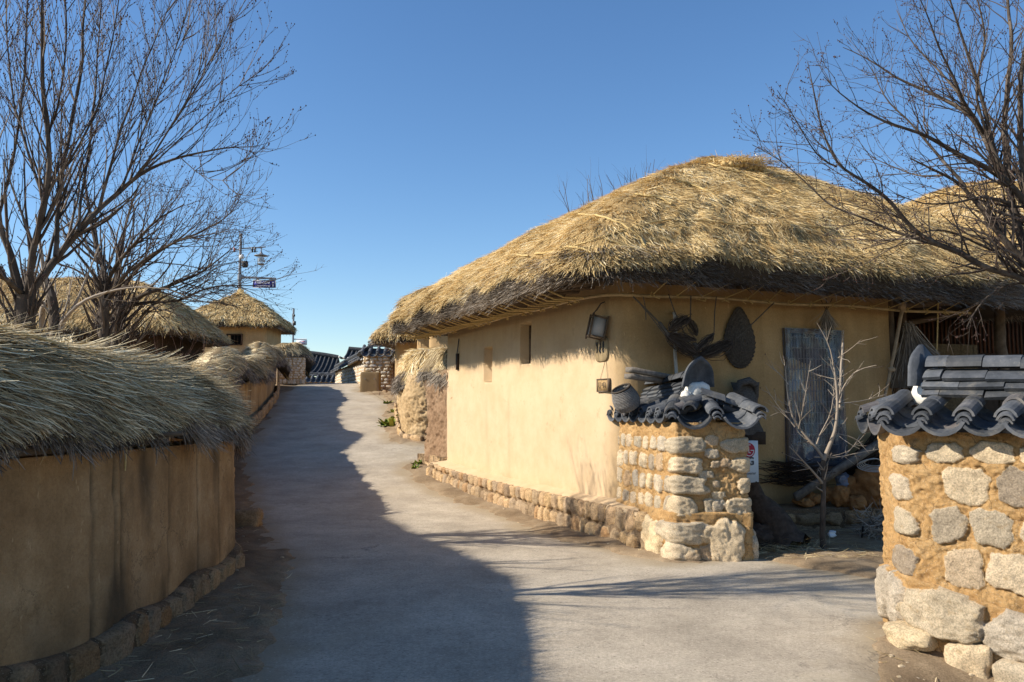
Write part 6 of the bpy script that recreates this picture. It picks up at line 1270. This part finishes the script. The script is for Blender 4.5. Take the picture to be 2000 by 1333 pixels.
RT = [([(2130, 800), (2120, 700), (2100, 640)], .13, .10),
 ([(2100, 660), (2040, 560), (2000, 507), (1944, 456), (1930, 419), (1888, 367), (1846, 340), (1780, 310)], .06, .006),
 ([(2090, 600), (2040, 460), (2000, 395), (1949, 335), (1921, 260), (1902, 232), (1865, 205), (1805, 177), (1763, 163), (1690, 110), (1645, 92)], .055, .003),
 ([(2060, 500), (1995, 381), (1925, 325), (1865, 298), (1795, 260), (1744, 242), (1700, 230), (1642, 186), (1607, 149)], .04, .003),
 ([(2080, 600), (1995, 540), (1935, 530), (1865, 488), (1805, 474), (1763, 419), (1725, 381), (1679, 349), (1632, 325), (1600, 240), (1577, 120)], .038, .003),
 ([(1865, 488), (1805, 474), (1679, 423), (1623, 405), (1586, 367), (1516, 307), (1470, 284)], .018, .003),
 ([(1632, 325), (1600, 315), (1560, 240), (1518, 178)], .009, .003),
 ([(2050, 560), (1990, 470), (1975, 400), (1960, 250), (1975, 100), (1965, -40)], .045, .012),
 ([(1949, 335), (1920, 200), (1885, 90), (1850, -20)], .025, .006),
 ([(1921, 260), (1870, 180), (1820, 60), (1790, -20)], .02, .004),
 ([(2020, 440), (1990, 300), (1995, 150), (2010, 0)], .04, .012),
 ([(1902, 232), (1850, 150), (1790, 100), (1752, 20)], .016, .003),
 ([(1888, 367), (1830, 300), (1780, 240), (1720, 190), (1700, 130)], .018, .003),
 ([(1846, 340), (1800, 350), (1750, 330), (1690, 300)], .012, .003),
 ([(1975, 400), (1920, 380), (1860, 400), (1800, 400), (1750, 380)], .02, .003),
 ([(2060, 560), (1997, 545), (1940, 565), (1905, 600), (1890, 640)], .016, .005),
 ([(1997, 520), (1900, 470), (1830, 440), (1760, 470), (1700, 480)], .014, .003),
 ([(2000, 395), (1960, 350), (1900, 190), (1930, 80), (1900, -30)], .02, .006)]
guided_tree('bare_tree', 'bare budding tree leaning in from the right edge over the right gate wall', (2130, 800), 7.3, RT, None, 13, ysp=.7, maxl=3, trop=.25, spread=.95, klen=(.32, .95), dens=12, wob=.15, twr=.45)
CT = [([(1606, 1066), (1608, 965), (1607, 900)], 0.0360, 0.0217),
 ([(1608, 900), (1614, 884), (1622, 864), (1638, 823), (1638, 783), (1634, 742), (1632, 714), (1622, 681), (1612, 657), (1596, 631)], 0.0259, 0.0025),
 ([(1641, 800), (1642, 771), (1645, 669)], 0.0158, 0.0118),
 ([(1607, 895), (1582, 856), (1553, 835), (1543, 803), (1537, 750), (1530, 694)], 0.0187, 0.0025),
 ([(1553, 835), (1530, 800), (1510, 785), (1495, 754)], 0.0072, 0.0019), ([(1549, 807), (1523, 802), (1505, 815)], 0.0050, 0.0019),
 ([(1595, 868), (1588, 848), (1622, 831), (1630, 790), (1632, 730)], 0.0101, 0.0019),
 ([(1560, 838), (1566, 823), (1574, 763), (1583, 704)], 0.0072, 0.0019),
 ([(1638, 783), (1650, 745), (1667, 718), (1690, 715), (1711, 714)], 0.0101, 0.0019),
 ([(1640, 788), (1683, 787), (1710, 778), (1734, 771)], 0.0072, 0.0019),
 ([(1590, 894), (1643, 896), (1691, 880), (1746, 874)], 0.0101, 0.0019),
 ([(1632, 848), (1667, 852), (1687, 868)], 0.0058, 0.0019), ([(1643, 896), (1672, 870), (1680, 850)], 0.0065, 0.0019),
 ([(1606, 945), (1590, 930), (1574, 904), (1562, 885), (1541, 872)], 0.0158, 0.0037), ([(1541, 750), (1520, 725), (1503, 717)], 0.0050, 0.0019), ([(1634, 742), (1605, 735), (1585, 730)], 0.0050, 0.0019), ([(1638, 700), (1665, 680), (1684, 663)], 0.0050, 0.0019)]
guided_tree('small_tree', 'small pruned bare tree in the court, lit against the plastic covered door', (1606, 1068), 8.8, CT, None, 17, ysp=.3, maxl=1, trop=.3, spread=1.0, klen=(.12, .36), dens=12, twig='twigpale', zg=0.0, wob=.12, twr=.4)
